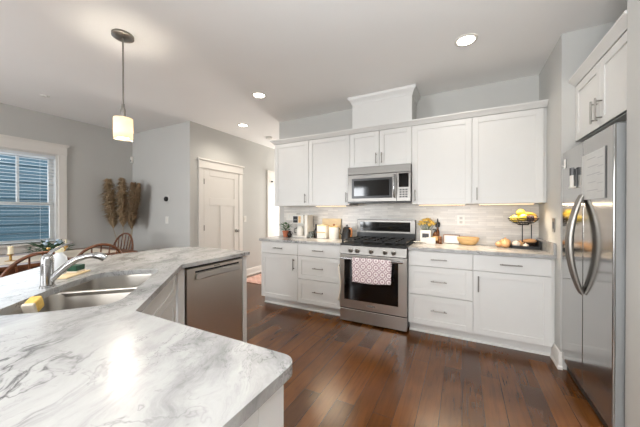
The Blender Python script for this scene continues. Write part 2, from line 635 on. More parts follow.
def rounded(pts, radii, n=6):
    out = []
    m = len(pts)
    for i in range(m):
        p = Vector(pts[i])
        r = radii[i] if isinstance(radii, (list, tuple)) else radii
        if r <= 0:
            out.append((p.x, p.y))
            continue
        a = (Vector(pts[i - 1]) - p).normalized()
        b = (Vector(pts[(i + 1) % m]) - p).normalized()
        half = a.angle(b) / 2
        d = r / math.tan(half)
        c = p + (a + b).normalized() * (r / math.sin(half))
        s, e = p + a * d - c, p + b * d - c
        a0 = math.atan2(s.y, s.x)
        a1 = math.atan2(e.y, e.x)
        da = (a1 - a0 + PI) % (2 * PI) - PI
        for k in range(n + 1):
            t = a0 + da * k / n
            out.append((c.x + r * math.cos(t), c.y + r * math.sin(t)))
    return out

# ------------------------------------------------------------------ the setting
XW, XD, XR, XH = -5.46, -3.86, .715, -2.64      # window wall, door wall, right wall, hall side of the back wall
YJ, YB, YA = 2.92, 3.645, 2.90                  # jut wall, back wall, far side of the fridge alcove
CH = 2.74
YREAR = -3.5
struct(G().box(XW - .3, 2.0, YREAR - .2, 7.2, -.12, 0).build('floor', M['floor'], smooth=False), 'dark brown hardwood plank floor')
struct(G().box(XW - .3, 2.0, YREAR - .2, 7.2, CH, CH + .12).build('ceiling', M['ceil'], smooth=False), 'plain white ceiling')
# window wall with its opening
WY0, WY1, WZ0, WZ1 = .70, 1.862, .84, 2.155
g = G()
g.box(XW - .16, XW, YREAR - .1, WY0, 0, CH).box(XW - .16, XW, WY1, YJ + .15, 0, CH)
g.box(XW - .16, XW, WY0, WY1, 0, WZ0).box(XW - .16, XW, WY0, WY1, WZ1, CH)
struct(g.build('wall_left', M['wall'], smooth=False), 'grey wall with the window')
struct(G().box(XW, XD, YJ, YJ + .14, 0, CH).build('wall_back_dining', M['wall'], smooth=False), 'grey wall behind the pampas grass')
struct(G().box(XD - .14, XD, YJ + .14, 7.1, 0, CH).build('wall_door_side', M['wall'], smooth=False), 'grey wall with the white door')
struct(G().box(XH, XR, YB, YB + .13, 0, CH).build('wall_back', M['wall'], smooth=False), 'grey wall behind the kitchen cabinets')
struct(G().box(XH, XH + .1, YB + .13, 7.1, 0, CH).build('wall_hall', M['wall'], smooth=False), 'grey hall wall')
struct(G().box(XD - .14, XH + .1, 7.1, 7.22, 0, CH).build('wall_hall_end', M['wall'], smooth=False), 'hall end wall')
struct(G().box(XR, 1.75, YA, YB + .13, 0, CH).build('wall_right_far', M['wall'], smooth=False), 'grey wall between counter and fridge')
struct(G().box(1.60, 1.75, 2.018, YA, 0, CH).build('wall_alcove_back', M['wall'], smooth=False), 'fridge alcove back wall')
struct(G().box(.762, 1.75, YREAR - .1, 2.018, 0, CH).build('wall_right_near', M['wall'], smooth=False), 'grey wall end beside the fridge')
# rear wall behind the camera, its two openings added to let daylight in
g = G()
g.box(XW - .16, -5.0, YREAR - .16, YREAR, 0, CH).box(-5.0, -3.2, YREAR - .16, YREAR, 0, .75).box(-5.0, -3.2, YREAR - .16, YREAR, 2.25, CH)
g.box(-3.2, -.95, YREAR - .16, YREAR, 0, CH).box(-.95, .35, YREAR - .16, YREAR, 2.32, CH).box(.35, .762, YREAR - .16, YREAR, 0, CH)
struct(g.build('wall_rear', M['wall'], smooth=False), 'rear wall behind the viewpoint')
# backsplash
g = G()
g.box(XH + .10, XR, YB - .010, YB - .001, .915, 1.375).box(-1.285, -.525, YB - .010, YB - .001, 1.3752, 1.5).box(-1.285, -.525, YB - .010, YB - .001, .6, .9148)
tag(g.build('backsplash', M['tile'], smooth=False), 'pale stone strip tile backsplash behind the counter and range', 'backsplash')

# baseboards
def baseboard(name, path, label):
    prof = [(0, 0), (.022, 0), (.022, .02), (.014, .03), (.014, .115), (.008, .135), (0, .14)]
    struct(G().sweep(prof, path).build(name, M['trim']), label)
baseboard('baseboard_door_side', [(XD, YJ + .002, 1, 0), (XD, 3.06, 1, 0)], 'white baseboard left of the white door')
baseboard('baseboard_hall', [(XD, 4.082, 1, 0), (XD, 4.845, 1, 0)], 'white baseboard right of the white door')
baseboard('baseboard_back_dining', [(XW, YJ, 0, -1), (XD, YJ, 0, -1)], 'white baseboard under the dining wall')
baseboard('baseboard_left', [(XW, YREAR, 1, 0), (XW, YJ - .02, 1, 0)], 'white baseboard under the window wall')
baseboard('baseboard_right', [(XR, 3.10, -1, 0), (XR, YA, -1, -1), (.725, YA, 0, -1)], 'white baseboard at the wall end beside the fridge')
baseboard('baseboard_right_near', [(.762, 2.014, -1, 0), (.762, YREAR, -1, 0)], 'white baseboard on the near right wall')

# ------------------------------------------------------------------ window
win = thing('window_1', 'white double hung window with blue siding outside', 'window', (XW, 1.28, WZ0), kind='structure')
F = frame(XW, 0, 90)          # local x -> +Y, out -> +X
def fb(g, y0, y1, o0, o1, z0, z1):
    return g.box(XW + o0, XW + o1, y0, y1, z0, z1)
g = G()
fb(g, WY0 - .095, WY0, .001, .022, WZ0 - .02, WZ1)
fb(g, WY1, WY1 + .095, .001, .022, WZ0 - .02, WZ1)
fb(g, WY0 - .10, WY1 + .10, .001, .026, WZ1, WZ1 + .135)
g.build('casing', M['trim'], win, bevel=.002)
g = G()
fb(g, WY0 - .12, WY1 + .12, .001, .045, WZ1 + .135, WZ1 + .160)
fb(g, WY0 - .108, WY1 + .108, .001, .034, WZ1 + .123, WZ1 + .135)
g.build('casing_cap', M['trim'], win, bevel=.002)
g = G()
fb(g, WY0 - .12, WY1 + .12, -.10, .06, WZ0 - .03, WZ0)
fb(g, WY0 - .10, WY1 + .10, .001, .02, WZ0 - .12, WZ0 - .03)
g.build('sill', M['trim'], win, bevel=.003)
g = G()
fb(g, WY0, WY0 + .03, -.155, -.001, WZ0, WZ1)
fb(g, WY1 - .03, WY1, -.155, -.001, WZ0, WZ1)
fb(g, WY0 + .03, WY1 - .03, -.155, -.001, WZ1 - .025, WZ1)
g.build('jamb', M['white'], win)
ZM = 1.405
def sash(z0, z1, o, muntin):
    g = G()
    a, b_ = WY0 + .032, WY1 - .032
    fb(g, a, a + .045, o, o + .035, z0, z1)
    fb(g, b_ - .045, b_, o, o + .035, z0, z1)
    fb(g, a + .045, b_ - .045, o, o + .035, z0, z0 + .045)
    fb(g, a + .045, b_ - .045, o, o + .035, z1 - .045, z1)
    s = g.build('sash', M['white'], win, bevel=.002)
    if muntin:
        g = G()
        for k in (1, 2):
            y = a + (b_ - a) * k / 3
            fb(g, y - .014, y + .014, o + .004, o + .03, z0 + .045, z1 - .045)
        g.build('muntin', M['white'], s)
    fb(G(), a + .04, b_ - .04, o + .015, o + .019, z0 + .04, z1 - .04).build('pane', M['glass'], s, smooth=False)
sash(WZ0 + .002, ZM + .025, -.10, False)
sash(ZM - .02, WZ1 - .027, -.145, True)
bl = thing('window_blind', 'white horizontal slat blind hanging inside the window', 'blind', (XW - .03, 1.28, WZ1 - .05))
g = G()
g.box(XW - .060, XW - .008, WY0 + .034, WY1 - .034, WZ1 - .07, WZ1 - .027)
g.build('headrail', M['blind'], bl, bevel=.003)
g = G()
nsl = 26
for k in range(nsl):
    z = WZ0 + .05 + k * (WZ1 - .10 - WZ0 - .05) / (nsl - 1)
    g.faces([(XW - .056, WY0 + .036, z - .001), (XW - .056, WY1 - .036, z - .001), (XW - .014, WY1 - .036, z + .001), (XW - .014, WY0 + .036, z + .001),
             (XW - .035, WY0 + .036, z + .0006), (XW - .035, WY1 - .036, z + .0006)], [(0, 1, 5, 4), (4, 5, 2, 3)])
so = g.build('slats', M['blind'], bl, solid=.001)
so['kind'] = 'stuff'
for y in (WY0 + .2, WY1 - .2):
    G().tube([(XW - .011, y, WZ0 + .03), (XW - .011, y, WZ1 - .06)], .0013, 5).build('ladder_cord', M['blind'], bl)
g = G()
g.box(XW - .058, XW - .012, WY0 + .036, WY1 - .036, WZ0 + .012, WZ0 + .030)
g.build('bottom_rail', M['blind'], bl, bevel=.002)
# neighbour house
g = G()
z = -.6
XS = -7.6
while z < 4.2:
    g.faces([(XS, -5.5, z), (XS, 6, z), (XS - .02, 6, z + .165), (XS - .02, -5.5, z + .165), (XS - .035, -5.5, z), (XS - .035, 6, z)],
            [(0, 1, 2, 3), (0, 4, 5, 1)])
    z += .165
g.box(XS - .2, XS - .04, -5.5, 6, -.6, 4.2)
tag(g.build('neighbour_house', M['siding'], smooth=False), 'blue lap sided house wall outside the window', 'house')
struct(G().box(-9, XW - .31, -6, 7, -.75, -.6).build('ground', mat('dull_lawn', (86, 98, 62), .95, var=.3), smooth=False), 'ground outside the window')

# ------------------------------------------------------------------ doors on the door wall
def wall_door(name, label, y0, y1, zt, knob):
    d = thing(name, label, 'door', (XD, (y0 + y1) / 2, 0), kind='structure')
    g = G()
    g.box(XD + .001, XD + .022, y0 - .095, y0, 0, zt).box(XD + .001, XD + .022, y1, y1 + .095, 0, zt)
    g.box(XD + .001, XD + .026, y0 - .10, y1 + .10, zt, zt + .125)
    g.build('casing', M['trim'], d, bevel=.002)
    g = G()
    g.box(XD + .001, XD + .048, y0 - .125, y1 + .125, zt + .125, zt + .15)
    g.box(XD + .001, XD + .036, y0 - .112, y1 + .112, zt - .008, zt + .012)
    g.build('casing_cap', M['trim'], d, bevel=.002)
    # leaf: stiles and rails around three recessed panels
    g = G()
    a, b_ = y0 + .006, y1 - .006
    g.box(XD + .001, XD + .006, a, b_, .012, zt - .006)
    st = .115
    o = XD + .016
    g.box(XD + .001, o, a, a + st, .012, zt - .006).box(XD + .001, o, b_ - st, b_, .012, zt - .006)
    g.box(XD + .001, o, a + st, b_ - st, .012, .25).box(XD + .001, o, a + st, b_ - st, zt - .125, zt - .006)
    zr = 1.40
    g.box(XD + .001, o, a + st, b_ - st, zr, zr + .13)
    mid = (a + b_) / 2
    g.box(XD + .001, o, mid - .055, mid + .055, .25, zr)
    leaf = g.build('door_leaf', M['trim'], d, bevel=.002)
    if knob:
        for z in (.25, 1.02, 1.80):
            G().box(XD + .014, XD + .026, y0 - .006, y0 + .012, z - .045, z + .045).build('hinge', M['nickel'], leaf)
        T = Matrix.Translation((XD + .016, y1 - .075, .93)) @ Matrix.Rotation(PI / 2, 4, 'Y')
        G(T).lathe((0, 0, 0), [(.031, 0), (.031, .006), (.012, .012), (.011, .035), (.024, .042), (.029, .056), (.022, .07), (.004, .073)], 20).build('knob', M['nickel'], leaf)
    else:
        G().box(XD + .02, XD + .055, y0 + .03, y0 + .06, 1.96, 1.99).build('door_catch', M['black'], leaf)
    return d
wall_door('door_1', 'white three panel door with round metal knob', 3.170, 3.985, 2.03, True)
wall_door('door_2', 'white door further down the hall', 4.955, 5.82, 2.06, False)

def plate(name, label, cat, T, w, h, toggles, material, tmat):
    t = thing(name, label, cat, T.translation)
    G(T).box(-w / 2, w / 2, -.006, -.0005, -h / 2, h / 2).build('cover_plate', material, t, bevel=.002)
    for x, z, tw, th in toggles:
        G(T).box(x - tw / 2, x + tw / 2, -.010, -.006, z - th / 2, z + th / 2).build('rocker' if 'switch' in name else 'socket', tmat, t)
    return t
def at(x, y, z, deg):
    return Matrix.Translation((x, y, z)) @ Matrix.Rotation(math.radians(deg), 4, 'Z')
plate('light_switch', 'white light switch beside the door knob', 'switch', at(XD, 4.165, 1.15, 90), .075, .12, [(0, 0, .03, .06)], M['wplastic'], M['ceramic'])
plate('light_switch', 'white light switch below the thermostat', 'switch', at(-4.44, YJ, 1.15, 0), .075, .12, [(0, 0, .03, .06)], M['wplastic'], M['ceramic'])
plate('wall_outlet', 'white double switch plate on the backsplash above the small potted plant', 'outlet', at(-2.40, YB - .010, 1.215, 0), .19, .12, [(-.045, 0, .03, .06), (.045, 0, .03, .06)], M['ceramic'], M['wplastic'])
plate('wall_outlet', 'white outlet on the backsplash above the oval wooden bowl', 'outlet', at(-.016, YB - .010, 1.19, 0), .08, .125, [(0, .024, .032, .03), (0, -.024, .032, .03)], M['ceramic'], M['sockgrey'])
plate('light_switch', 'metal switch plate on the wall end beside the fruit basket', 'switch', at(XR, 3.09, 1.17, -90), .075, .12, [(0, 0, .03, .06)], M['nickel'], M['gplastic'])
# thermostat
th = thing('thermostat', 'small round black thermostat on the grey wall', 'thermostat', (-4.44, YJ, 1.507))
T = Matrix.Translation((-4.44, YJ - .0005, 1.507)) @ Matrix.Rotation(PI / 2, 4, 'X')
G(T).lathe((0, 0, 0), [(.075, 0), (.075, .004), (.07, .007), (.002, .007)], 32).build('mounting_plate', M['wall'], th)
G(T).lathe((0, 0, 0), [(.042, .007), (.042, .026), (.038, .030), (.002, .030)], 32).build('dial', M['black'], th)
T2 = at(-5.435, YJ, 2.255, 0)
sn = thing('motion_sensor', 'small white motion sensor high in the wall corner', 'sensor', (-5.435, YJ, 2.2))
G(T2).box(-.022, .022, -.04, -.0005, -.055, .055).build('housing', M['wplastic'], sn, bevel=.006)
G(T2).box(-.014, .014, -.044, -.038, -.04, -.005).build('lens', M['gplastic'], sn, bevel=.002)

# ------------------------------------------------------------------ cabinets
def handle(T, x, z, length, vertical, parent, name='handle'):
    g = G(T)
    r = .0058
    off = -.034
    h = length / 2
    if vertical:
        g.tube([(x, off, z - h), (x, off, z + h)], r, 10)
        for s in (-1, 1):
            g.tube([(x, 0.001, z + s * h * .72), (x, off, z + s * h * .72)], r * .85, 8)
    else:
        g.tube([(x - h, off, z), (x + h, off, z)], r, 10)
        for s in (-1, 1):
            g.tube([(x + s * h * .72, 0.001, z), (x + s * h * .72, off, z)], r * .85, 8)
    return g.build(name, M['nickel'], parent)

def shaker(T, x0, x1, z0, z1, parent, name, material=None, rail=.058):
    """front slab with raised stiles and rails, front face at y=0"""
    g = G(T)
    g.box(x0, x1, .008, .020, z0, z1)
    rr = min(rail, (z1 - z0) * .28)
    g.box(x0, x0 + rail, 0, .020, z0, z1).box(x1 - rail, x1, 0, .020, z0, z1)
    g.box(x0 + rail, x1 - rail, 0, .020, z0, z0 + rr).box(x0 + rail, x1 - rail, 0, .020, z1 - rr, z1)
    return g.build(name, material or M['white'], parent, bevel=.0016)

def slab(T, x0, x1, z0, z1, parent, name):
    return G(T).box(x0, x1, 0, .020, z0, z1).build(name, M['white'], parent, bevel=.0025)

def cabinet(name, label, T, x0, x1, z0, z1, depth, fronts, toe=False, group=None, rz=0):
    """fronts: (kind, x0, x1, z0, z1, handle) ; handle None or (x, z, length, vertical)"""
    p = T @ Vector(((x0 + x1) / 2, depth / 2, z0))
    t = thing(name, label, 'cabinet', p, rz, group)
    g = G(T)
    g.box(x0, x1, .022, depth, z0, z1)
    g.build('body', M['white'], t)
    if toe:
        g = G(T)
        g.box(x0, x1, .085, depth, 0, z0)
        g.sweep([(0, 0), (.014, 0), (.012, .012), (.003, .018), (0, .018)], [(x0, .085, 0, -1), (x1, .085, 0, -1)])
        g.build('toe_kick', M['white'], t)
    for kind, a, b_, c, d, hd in fronts:
        if kind == 'slab':
            f = slab(T, a, b_, c, d, t, 'drawer')
        else:
            f = shaker(T, a, b_, c, d, t, kind)
        if hd:
            handle(T, *hd, f)
    return t

TB = frame(0, 3.035, 0)
ZB0, ZB1 = .105, .884
gp = .0022
def drawers(x0, x1):
    c = (x0 + x1) / 2
    return [('slab', x0 + gp, x1 - gp, .722, .876, (c, .80, .15, False)),
            ('drawer', x0 + gp, x1 - gp, .422, .717, (c, .575, .15, False)),
            ('drawer', x0 + gp, x1 - gp, .110, .417, (c, .275, .15, False))]
X0, X1, X2, X3, X4, X5, X6 = -2.512, -1.907, -1.288, -.514, .091, .693, XR - .001
dpt = YB - .003 - 3.035
cabinet('base_cabinet', 'white base cabinet with one door, left end of the run under the coffee maker', TB, X0, X1, ZB0, ZB1, dpt,
        [('slab', X0 + gp, X1 - gp, .722, .876, ((X0 + X1) / 2, .80, .15, False)),
         ('door', X0 + gp, X1 - gp, .110, .717, (X1 - .055, .60, .15, True))], True, 'base cabinets on the back wall')
cabinet('base_cabinet', 'white three drawer base cabinet immediately left of the range', TB, X1, X2, ZB0, ZB1, dpt, drawers(X1, X2), True, 'base cabinets on the back wall')
cabinet('base_cabinet', 'white three drawer base cabinet immediately right of the range', TB, X3, X4, ZB0, ZB1, dpt, drawers(X3, X4), True, 'base cabinets on the back wall')
c4 = cabinet('base_cabinet', 'wide white base cabinet with one door, under the fruit basket', TB, X4, X6, ZB0, ZB1, dpt,
        [('slab', X4 + gp, X5 - gp, .722, .876, ((X4 + X5) / 2, .80, .17, False)),
         ('door', X4 + gp, X5 - gp, .110, .717, (X4 + .045, .60, .15, True))], True, 'base cabinets on the back wall')
# counters on the back run
def counter(name, label, pts, radii, z0=.885, z1=.915, holes=()):
    return tag(G().prism(rounded(pts, radii), z0, z1, holes).build(name, M['marble'], bevel=.003, angle=30), label, 'countertop')
counter('countertop', 'short marble countertop left of the range', [(-2.540, 3.009), (-1.287, 3.009), (-1.287, YB - .011), (-2.540, YB - .011)], [.015, .003, .003, .003])
t = thing('countertop', 'marble countertop with side splash right of the range', 'countertop', (.1, 3.3, .885))
G().prism(rounded([(-.515, 3.009), (XR - .001, 3.009), (XR - .001, YB - .011), (-.515, YB - .011)], .003), .885, .915).build('slab', M['marble'], t, bevel=.003)
G().box(XR - .022, XR - .001, 3.012, YB - .012, .9155, 1.015).build('side_splash', M['marble'], t, bevel=.002)

# upper cabinets
TU = frame(0, 3.318, 0)
UZ0, UZ1 = 1.376, 2.288
U = [-2.493, -1.905, -1.293, -.524, .087, .690, XR - .001]
du = YB - .001 - 3.318
def up(label, a, b_, z0, fronts, xb=None):
    return cabinet('upper_cabinet', label, TU, a, xb or b_, z0, UZ1, du, fronts, False, 'upper cabinets on the back wall')
hz = UZ0 + .10
up('white single door upper cabinet at the left end of the row', U[0], U[1], UZ0, [('door', U[0] + gp, U[1] - gp, UZ0, UZ1 - .004, (U[1] - .05, hz, .13, True))])
up('white single door upper cabinet just left of the microwave', U[1], U[2], UZ0, [('door', U[1] + gp, U[2] - gp, UZ0, UZ1 - .004, (U[2] - .045, hz, .13, True))])
mc = (U[2] + U[3]) / 2
up('short white double door upper cabinet above the microwave', U[2], U[3], 1.846, [
    ('door', U[2] + gp, mc - gp, 1.85, UZ1 - .004, (mc - .035, 1.945, .13, True)),
    ('door', mc + gp, U[3] - gp, 1.85, UZ1 - .004, (mc + .035, 1.945, .13, True))])
up('white single door upper cabinet just right of the microwave', U[3], U[4], UZ0, [('door', U[3] + gp, U[4] - gp, UZ0, UZ1 - .004, (U[3] + .04, hz, .13, True))])
up('white single door upper cabinet above the fruit basket', U[4], U[5], UZ0, [('door', U[4] + gp, U[5] - gp, UZ0, UZ1 - .004, (U[4] + .045, hz, .13, True))], xb=U[6])
# crown along the uppers
prof = [(0, 2.29), (.012, 2.29), (.016, 2.30), (.045, 2.325), (.052, 2.333), (.052, 2.345), (0, 2.345)]
g = G().sweep(prof, [(U[0] + .002, YB - .004, -1, 0), (U[0] + .002, 3.325, -1, -1), (XR - .002, 3.325, 0, -1)])
g.box(U[0] + .002, XR - .002, 3.325, YB - .004, 2.289, 2.296)
struct(g.build('trim_1', M['white']), 'white crown moulding along the top of the upper cabinets')
# chase above the microwave cabinet, up to the ceiling
ch = thing('trim_2', 'white boxed chase above the microwave cabinet reaching the ceiling', 'chase', (mc, 3.3, 2.346), kind='structure')
G().box(U[2] + .042, U[3] + .004, 3.30, YB - .004, 2.3465, CH - .001).build('chase_box', M['white'], ch)
prof = [(0, 2.645), (.008, 2.645), (.011, 2.66), (.022, 2.68), (.042, 2.703), (.047, 2.71), (.047, 2.737), (0, 2.737)]
G().sweep(prof, [(U[2] + .042, YB - .006, -1, 0), (U[2] + .042, 3.30, -1, -1), (U[3] + .004, 3.30, 1, -1), (U[3] + .004, YB - .006, 1, 0)]).build('crown', M['white'], ch)

# under-cabinet lights
def strip(label, x0, x1, power):
    t = thing('under_cabinet_light', label, 'light', ((x0 + x1) / 2, 3.38, UZ0 - .012), group='strip lights under the upper cabinets')
    g = G().box(x0, x1, 3.365, 3.395, UZ0 - .011, UZ0 - .0005)
    g.build('housing', M['wplastic'], t)
    G().box(x0 + .01, x1 - .01, 3.37, 3.39, UZ0 - .0125, UZ0 - .0112).build('lens', M['warmglow'], t)
    l = area('strip_glow', ((x0 + x1) / 2, 3.38, UZ0 - .016), (0, -.5, -1), x1 - x0 - .04, .02, power, (1.0, .82, .60), 130)
    return t
strip('strip light under the upper cabinet left of the microwave', -1.83, -1.36, 3.6)
strip('strip light under the upper cabinet right of the microwave', -.46, .03, 3.9)
strip('strip light under the upper cabinet above the fruit basket', .15, .63, 3.9)

# ------------------------------------------------------------------ microwave
mw = thing('microwave', 'stainless over the range microwave with black window', 'microwave', (mc, 3.45, 1.395))
TM = frame(0, 3.245, 0)
ma, mb = U[2] + .001, U[3] - .001
mz0, mz1 = 1.402, 1.843
G(TM).box(ma + .002, mb - .002, .03, YB - .012 - 3.245, mz0, mz1).build('housing', M['dplastic'], mw)
G(TM).box(ma, mb, 0, .03, 1.752, mz1).build('vent_panel', M['steel_m'], mw, bevel=.003)
dx = mb - .158
dr = G(TM).box(ma, dx, 0, .03, mz0 + .012, 1.748).build('door', M['steel_m'], mw, bevel=.003)
G(TM).box(ma + .055, dx - .05, -.002, .001, mz0 + .052, 1.700).build('window_border', M['black'], dr, bevel=.001)
G(TM).box(ma + .085, dx - .085, -.0035, -.0015, mz0 + .082, 1.672).build('glass', M['bglass'], dr)
g = G(TM)
pts = [(dx - .022, -.001, 1.46), (dx - .022, -.028, 1.475), (dx - .022, -.042, 1.54), (dx - .022, -.045, 1.58), (dx - .022, -.042, 1.63), (dx - .022, -.028, 1.705), (dx - .022, -.001, 1.718)]
g.tube(pts, .012, 12)
g.build('handle', M['chrome'], dr)
G(TM).box(ma + .20, ma + .30, -.001, .001, 1.726, 1.738).build('badge', M['gplastic'], dr)
cp = G(TM).box(dx + .003, mb, 0, .03, mz0 + .012, 1.748).build('control_panel', M['steel_m'], mw, bevel=.003)
G(TM).box(dx + .025, mb - .022, -.0015, .001, 1.575, 1.735).build('display', M['bglass'], cp)
g = G(TM)
for i in range(3):
    for j in range(4):
        g.box(dx + .034 + i * .033, dx + .058 + i * .033, -.002, .001, 1.455 + j * .027, 1.472 + j * .027)
g.build('keypad', M['dplastic'], cp)
G(TM).box(ma, mb, 0, .03, mz0 - .004, mz0 + .010).build('bottom_grille', M['black'], mw)

# ------------------------------------------------------------------ range
rg = thing('gas_range', 'stainless gas range with black cooktop and five knobs', 'range', (mc, 3.3, 0))
ra, rb = -1.281, -.519
rc = (ra + rb) / 2
TR = frame(0, 2.975, 0)
G(TR).box(ra + .004, rb - .004, .045, .64, .03, .895).build('body', M['black'], rg)
for x in (ra + .05, rb - .05):
    for y in (.09, .58):
        G(TR).tube([(x, y, 0), (x, y, .03)], .018, 10).build('levelling_foot', M['black'], rg)
G(TR).box(ra, rb, .0, .04, .022, .162).build('storage_drawer', M['steel_h'], rg, bevel=.004)
od = G(TR).box(ra, rb, -.012, .04, .178, .795).build('oven_door', M['steel_h'], rg, bevel=.004)
G(TR).box(ra + .058, rb - .085, -.0145, -.010, .275, .735).build('oven_window', M['bglass'], od, bevel=.002)
G(TR).box(ra + .002, rb - .002, .008, .042, .160, .180).build('gap_shade', M['black'], rg)  # black strip painting in the shade of the gap below the oven door
G(TR).box(rc - .045, rc + .045, -.0135, -.011, .222, .240).build('badge', M['gplastic'], od)
g = G(TR)
g.tube([(ra + .03, -.058, .757), (rb - .03, -.058, .757)], .0125, 14)
for x in (ra + .05, rb - .05):
    g.tube([(x, -.011, .757), (x, -.058, .757)], .011, 10)
g.build('oven_handle', M['chrome'], od)
# sloped control panel
g = G(TR)
g.faces([(ra, -.015, .803), (rb, -.015, .803), (rb, .045, .803), (ra, .045, .803), (ra, .004, .897), (rb, .004, .897), (rb, .045, .897), (ra, .045, .897)],
        [(0, 1, 5, 4), (1, 2, 6, 5), (2, 3, 7, 6), (3, 0, 4, 7), (4, 5, 6, 7), (0, 3, 2, 1)])
pn = g.build('control_panel', M['steel_m'], rg, bevel=.002)
for x in (-1.148, -1.064, rc - .003, -.748, -.654):
    T = Matrix.Translation((x, 2.967, .846)) @ Matrix.Rotation(math.radians(90 + 11), 4, 'X')
    k = G(T).lathe((0, 0, 0), [(.026, 0), (.026, .006), (.021, .008), (.019, .028), (.016, .031), (.002, .031)], 22).build('knob', M['nickel'], pn)
    G(T).box(-.003, .003, -.019, .019, .029, .036).build('grip', M['chrome'], k, bevel=.001)
ct = G(TR).box(ra, rb, .004, .60, .897, .920).build('cooktop', M['black'], rg, bevel=.004)
for bx, by, br_ in ((ra + .16, .17, .05), (ra + .16, .44, .04), (rc, .30, .055), (rb - .16, .17, .055), (rb - .16, .44, .038)):
    bo = G(TR).lathe((bx, by, .920), [(br_, 0), (br_, .008), (br_ * .8, .010), (br_ * .8, .018), (br_ * .74, .022), (.002, .022)], 22).build('burner', M['iron'], ct)
gw = (rb - ra - .03) / 3
for k in range(3):
    a = ra + .012 + k * (gw + .003)
    b_ = a + gw
    g = G(TR)
    z0, z1 = .946, .960
    w = .007
    for x in (a + w, (a + b_) / 2, b_ - w):
        g.box(x - w, x + w, .03, .58, z0, z1)
    for y in (.037, .17, .305, .44, .573):
        g.box(a, b_, y - w, y + w, z0, z1)
    for x in (a + w, b_ - w):
        for y in (.037, .305, .573):
            g.box(x - w, x + w, y - w, y + w, .920, z0)
    g.build('grate', M['iron'], rg, bevel=.002, segs=1)
bg = G(TR).box(ra, rb, .585, .655, .90, 1.185).build('backguard', M['steel_m'], rg, bevel=.006)
G(TR).box(ra + .045, rb - .06, .582, .586, 1.035, 1.155).build('control_glass', M['bglass'], bg, bevel=.001)
G(TR).box(ra + .002, rb - .002, .576, .588, .922, 1.015).build('vent_strip', M['black'], bg, bevel=.002)
# towel over the oven handle
def towel():
    x0, x1 = -1.100, -.668
    g = G()
    nx = 26
    prof = [(2.975 - .050, .60), (2.975 - .044, .70), (2.975 - .043, .75), (2.975 - .050, .7712), (2.975 - .058, .7738), (2.975 - .067, .7712), (2.975 - .0735, .757)]
    hang = [.74, .70, .65, .60, .56, .53, .515]
    prof += [(2.975 - .076 - .002 * i, z) for i, z in enumerate(hang)]
    rows = []
    for j, (y, z) in enumerate(prof):
        row = []
        for i in range(nx + 1):
            u = i / nx
            sag = .020 * math.sin(u * PI) * (1 if j > 6 else 0) * (j - 6) / 7
            wv = .0035 * math.sin(u * 17 + j * .3) * max(0, (j - 6)) / 7
            row.append(g.v((x0 + (x1 - x0) * u + .004 * math.sin(j * .7), y - abs(wv) - .001, z - sag * .6 + (u - .5) * .015 * (j > 6))))
        rows.append(row)
    for a, b_ in zip(rows, rows[1:]):
        for i in range(nx):
            g.bm.faces.new((a[i], a[i + 1], b_[i + 1], b_[i]))
    t = g.build('dish_towel', M['towel'], solid=.003)
    return tag(t, 'pale pink ring print towel draped over the oven handle', 'towel')
tw = towel()
# white strap left of the oven
g = G()
g.tube([(-1.302, 3.024, .66), (-1.298, 2.965, .645), (-1.278, 2.938, .58), (-1.258, 2.928, .48), (-1.260, 2.930, .38), (-1.280, 2.940, .29), (-1.298, 2.965, .25), (-1.302, 3.024, .235)], .009, 10, flat=.7)
tag(g.build('door_strap', M['linen']), 'cream strap looped beside the left edge of the oven door', 'strap')

# ------------------------------------------------------------------ refrigerator
fr = thing('refrigerator', 'tall stainless side by side refrigerator in the alcove', 'refrigerator', (1.1, 2.46, 0))
XF = .72
FY0, FY1, FYM = 2.040, 2.885, 2.455
FZ = 1.762
G().box(XF + .075, 1.52, FY0 + .006, FY1 - .006, .02, FZ - .012).build('body', M['gplastic'], fr, bevel=.004)
def fdoor(y0, y1, hy):
    d = G().box(XF, XF + .016, y0, y1, .095, FZ).build('door', M['steel_f'], fr, bevel=.006, segs=3)
    G().box(XF + .012, XF + .068, y0 + .0008, y1 - .0008, .0955, FZ - .001).build('door_side', M['dside'], d, bevel=.002)
    g = G()
    n = 18
    pts, rs = [], []
    for i in range(n + 1):
        u = i / n
        z = .735 + u * .665
        pts.append((XF - .004 - .066 * math.sin(u * PI) ** .8, hy, z))
        rs.append(.012 + .006 * math.sin(u * PI))
    g.tube(pts, rs, 12)
    g.build('handle', M['nickel'], d)
    return d
fdoor(FYM + .003, FY1, FYM + .019)
fdoor(FY0, FYM - .003, FYM - .019)
G().box(XF + .03, XF + .075, FY0 + .01, FY1 - .01, .012, .088).build('toe_grille', M['black'], fr)
for y in (FY0 + .08, FY1 - .08):
    for x in (XF + .12, 1.45):
        G().tube([(x, y, 0), (x, y, .03)], .02, 10).build('levelling_foot', M['black'], fr)
for y in (FY0 + .06, FY1 - .06):
    G().box(XF + .02, XF + .15, y - .03, y + .03, FZ - .012, FZ + .012).build('hinge_cover', M['gplastic'], fr, bevel=.004)
